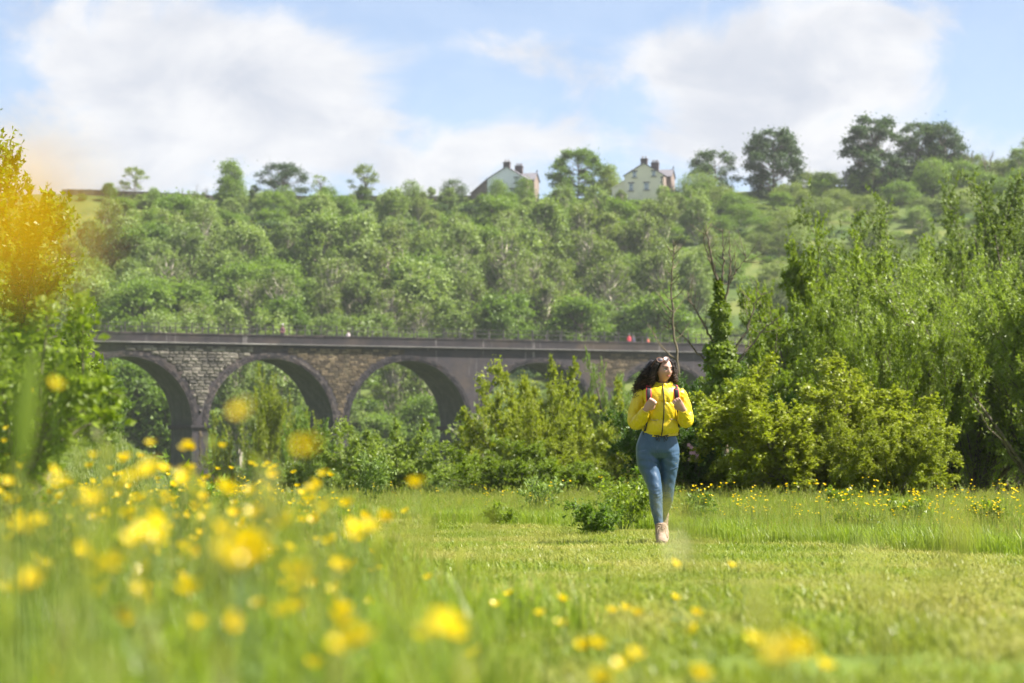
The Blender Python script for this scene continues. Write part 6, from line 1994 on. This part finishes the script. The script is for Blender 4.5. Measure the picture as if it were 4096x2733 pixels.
        Q = fit([(p[0], p[1], p[2] if p[2] else -.001) for p in pts], .006, 30)
        s_ = ribbon(Q, .052, .016, M_red, 'shoulder_strap', bp)
        ribbon(Q + [0, -.007, .002], .034, .012, M_black, 'strap_pad', s_) 
        k = 12 if sd > 0 else 9
        ribbon(Q[k:k + 3] + [0, -.012, 0], .038, .010, M_red, 'strap_band', s_)
        T_ = fit([(p[0], p[1], p[2] if p[2] else -.001) for p in tail], .004, 24)
        ribbon(T_, .014, .006, M_black, 'lower_strap', bp)
    g = Geo(); q = np.array(cp(246, 598, -.11)) - inv
    g.box(q, (.030, .012, .016)); g.tubes(np.array([q, q + [-.004, -.004, -.05], q + [-.010, -.002, -.10]]), np.array([.004, .004, .004]), 5)
    link('buckle', g.mesh('buckle', M_black), bp)
    g = Geo(); q = np.array(cp(521, 640, -.02)) - inv
    g.tubes(np.array([q, q + [.003, -.01, -.05], q + [.004, -.012, -.095]]), np.array([.004, .004, .005]), 5)
    link('buckle', g.mesh('buckle', M_black), bp)
build_woman()

# ---------- small figures crossing the viaduct
def deck_person(px, top, d, label, c_top, c_leg, c_hat, seed, turn=0.0, pack=None):
    s = 0.0
    for _ in range(60):
        q = vp(s, d, 0); s += (px - px_of(q[0], q[1])) / FPX * q[1] / VU[0] * .9
    q = vp(s, d, Z_DECK)
    H = ray(px, top, q[1]).z - Z_DECK
    root = empty('person', (q[0], q[1], Z_DECK), turn, (H / 1.75,) * 3)
    tag(root, label, 'person')
    r = np.random.default_rng(seed)
    sw = r.uniform(.12, .22)
    mt = simple_mat('walker_top_%d' % seed, c_top, .7); ml = simple_mat('walker_legs_%d' % seed, c_leg, .7); mh = simple_mat('walker_hat_%d' % seed, c_hat, .5)
    g = Geo()
    ball(g, (0, -.01, 1.62), (.075, .09, .115)); etube(g, [(0, .02, 1.40), (0, .01, 1.56)], [.055, .05], [.055, .05], 12)
    etube(g, [(0, .02, .85), (0, .02, 1.1), (0, .02, 1.4)], [.13, .12, .15], [.09, .08, .09], 16)
    for sd in (-1, 1):
        etube(g, [(sd * .09, .02, .88), (sd * .09, -sd * sw * .5, .48), (sd * .09, -sd * sw, .05), (sd * .09, -sd * sw - .12, .03)], [.075, .055, .04, .035], [.075, .055, .04, .03], 12)
        etube(g, [(sd * .17, .02, 1.40), (sd * .21, .03, 1.12), (sd * .17, -.16, .98), (sd * .15, -.24, .98)], [.045, .04, .033, .03], [.045, .04, .033, .02], 10)
    body = link('body', fuse('walker_body', g, M_skin, .018, 3), root)
    g = Geo()
    etube(g, [(0, .02, .88), (0, .02, 1.1), (0, .02, 1.34), (0, .02, 1.47)], [.17, .16, .20, .08], [.12, .12, .12, .07], 20)
    for sd in (-1, 1): etube(g, [(sd * .17, .02, 1.40), (sd * .215, .03, 1.12), (sd * .18, -.13, 1.0)], [.065, .058, .045], [.065, .058, .045], 12)
    link('jacket', fuse('walker_jacket', g, mt, .016, 3), root)
    g = Geo()
    etube(g, [(0, .02, .98), (0, .02, .82)], [.165, .17], [.115, .12], 16)
    for sd in (-1, 1): etube(g, [(sd * .09, .02, .88), (sd * .09, -sd * sw * .5, .48), (sd * .09, -sd * sw, .10)], [.09, .07, .055], [.09, .07, .055], 12)
    link('trousers', fuse('walker_trousers', g, ml, .016, 3), root)
    g = Geo(); ball(g, (0, .0, 1.68), (.092, .11, .085)); link('helmet', g.mesh('helmet', mh, True), root)
    if pack:
        g = Geo(); etube(g, [(0, .2, .98), (0, .22, 1.2), (0, .19, 1.42)], [.13, .15, .11], [.08, .10, .06], 16, pw=3)
        o = link('backpack', g.mesh('backpack', simple_mat('walker_pack_%d' % seed, pack, .6), True)); o.location = root.location; o.scale = root.scale; o.rotation_euler = root.rotation_euler
        tag(o, 'red rucksack on the back of a walker on the viaduct', 'backpack')
deck_person(1130, 1296, -2.6, 'walker in dark clothes and pale hat on the viaduct above the second arch', (.10, .035, .05), (.03, .03, .04), (.65, .62, .6), 1, .6, (.45, .05, .06))
deck_person(1392, 1324, -2.2, 'small dark-haired figure peeping over the parapet near the third arch', (.7, .6, .58), (.1, .1, .12), (.03, .025, .025), 2)
deck_person(2517, 1336, -2.6, 'rider in red jacket and helmet on the viaduct left of the woman', (.55, .05, .07), (.03, .03, .04), (.2, .2, .26), 3, .4)
deck_person(2534, 1342, -3.6, 'rider in dark jacket just behind the red one on the viaduct', (.05, .05, .09), (.03, .03, .04), (.15, .15, .18), 4, .4)
deck_person(2592, 1350, -2.8, 'rider in orange top with helmet on the viaduct behind the woman', (.5, .13, .08), (.03, .03, .04), (.1, .1, .15), 5, .3)

# ------------------------------------------------------------------ thin summer haze in the valley air
def build_haze():
    g = Geo()
    lo, hi = np.array([-690.0, -40.0, -40.0]), np.array([690.0, 930.0, 90.0])
    g.box((lo + hi) / 2, hi - lo)
    m = bpy.data.materials.new('haze'); m.use_nodes = True
    t = NT(m.node_tree); t.n.clear()
    out = t.node('ShaderNodeOutputMaterial')
    v = t.node('ShaderNodeVolumePrincipled')
    v.inputs['Color'].default_value = (.94, .97, .97, 1)
    v.inputs['Density'].default_value = HAZE
    v.inputs['Anisotropy'].default_value = 0.2
    t.l.new(v.outputs[0], out.inputs['Volume'])
    o = link('haze', g.mesh('haze', m)); tag(o, 'thin pale summer haze filling the valley', kind='stuff')
HAZE = 0.00013
build_haze()
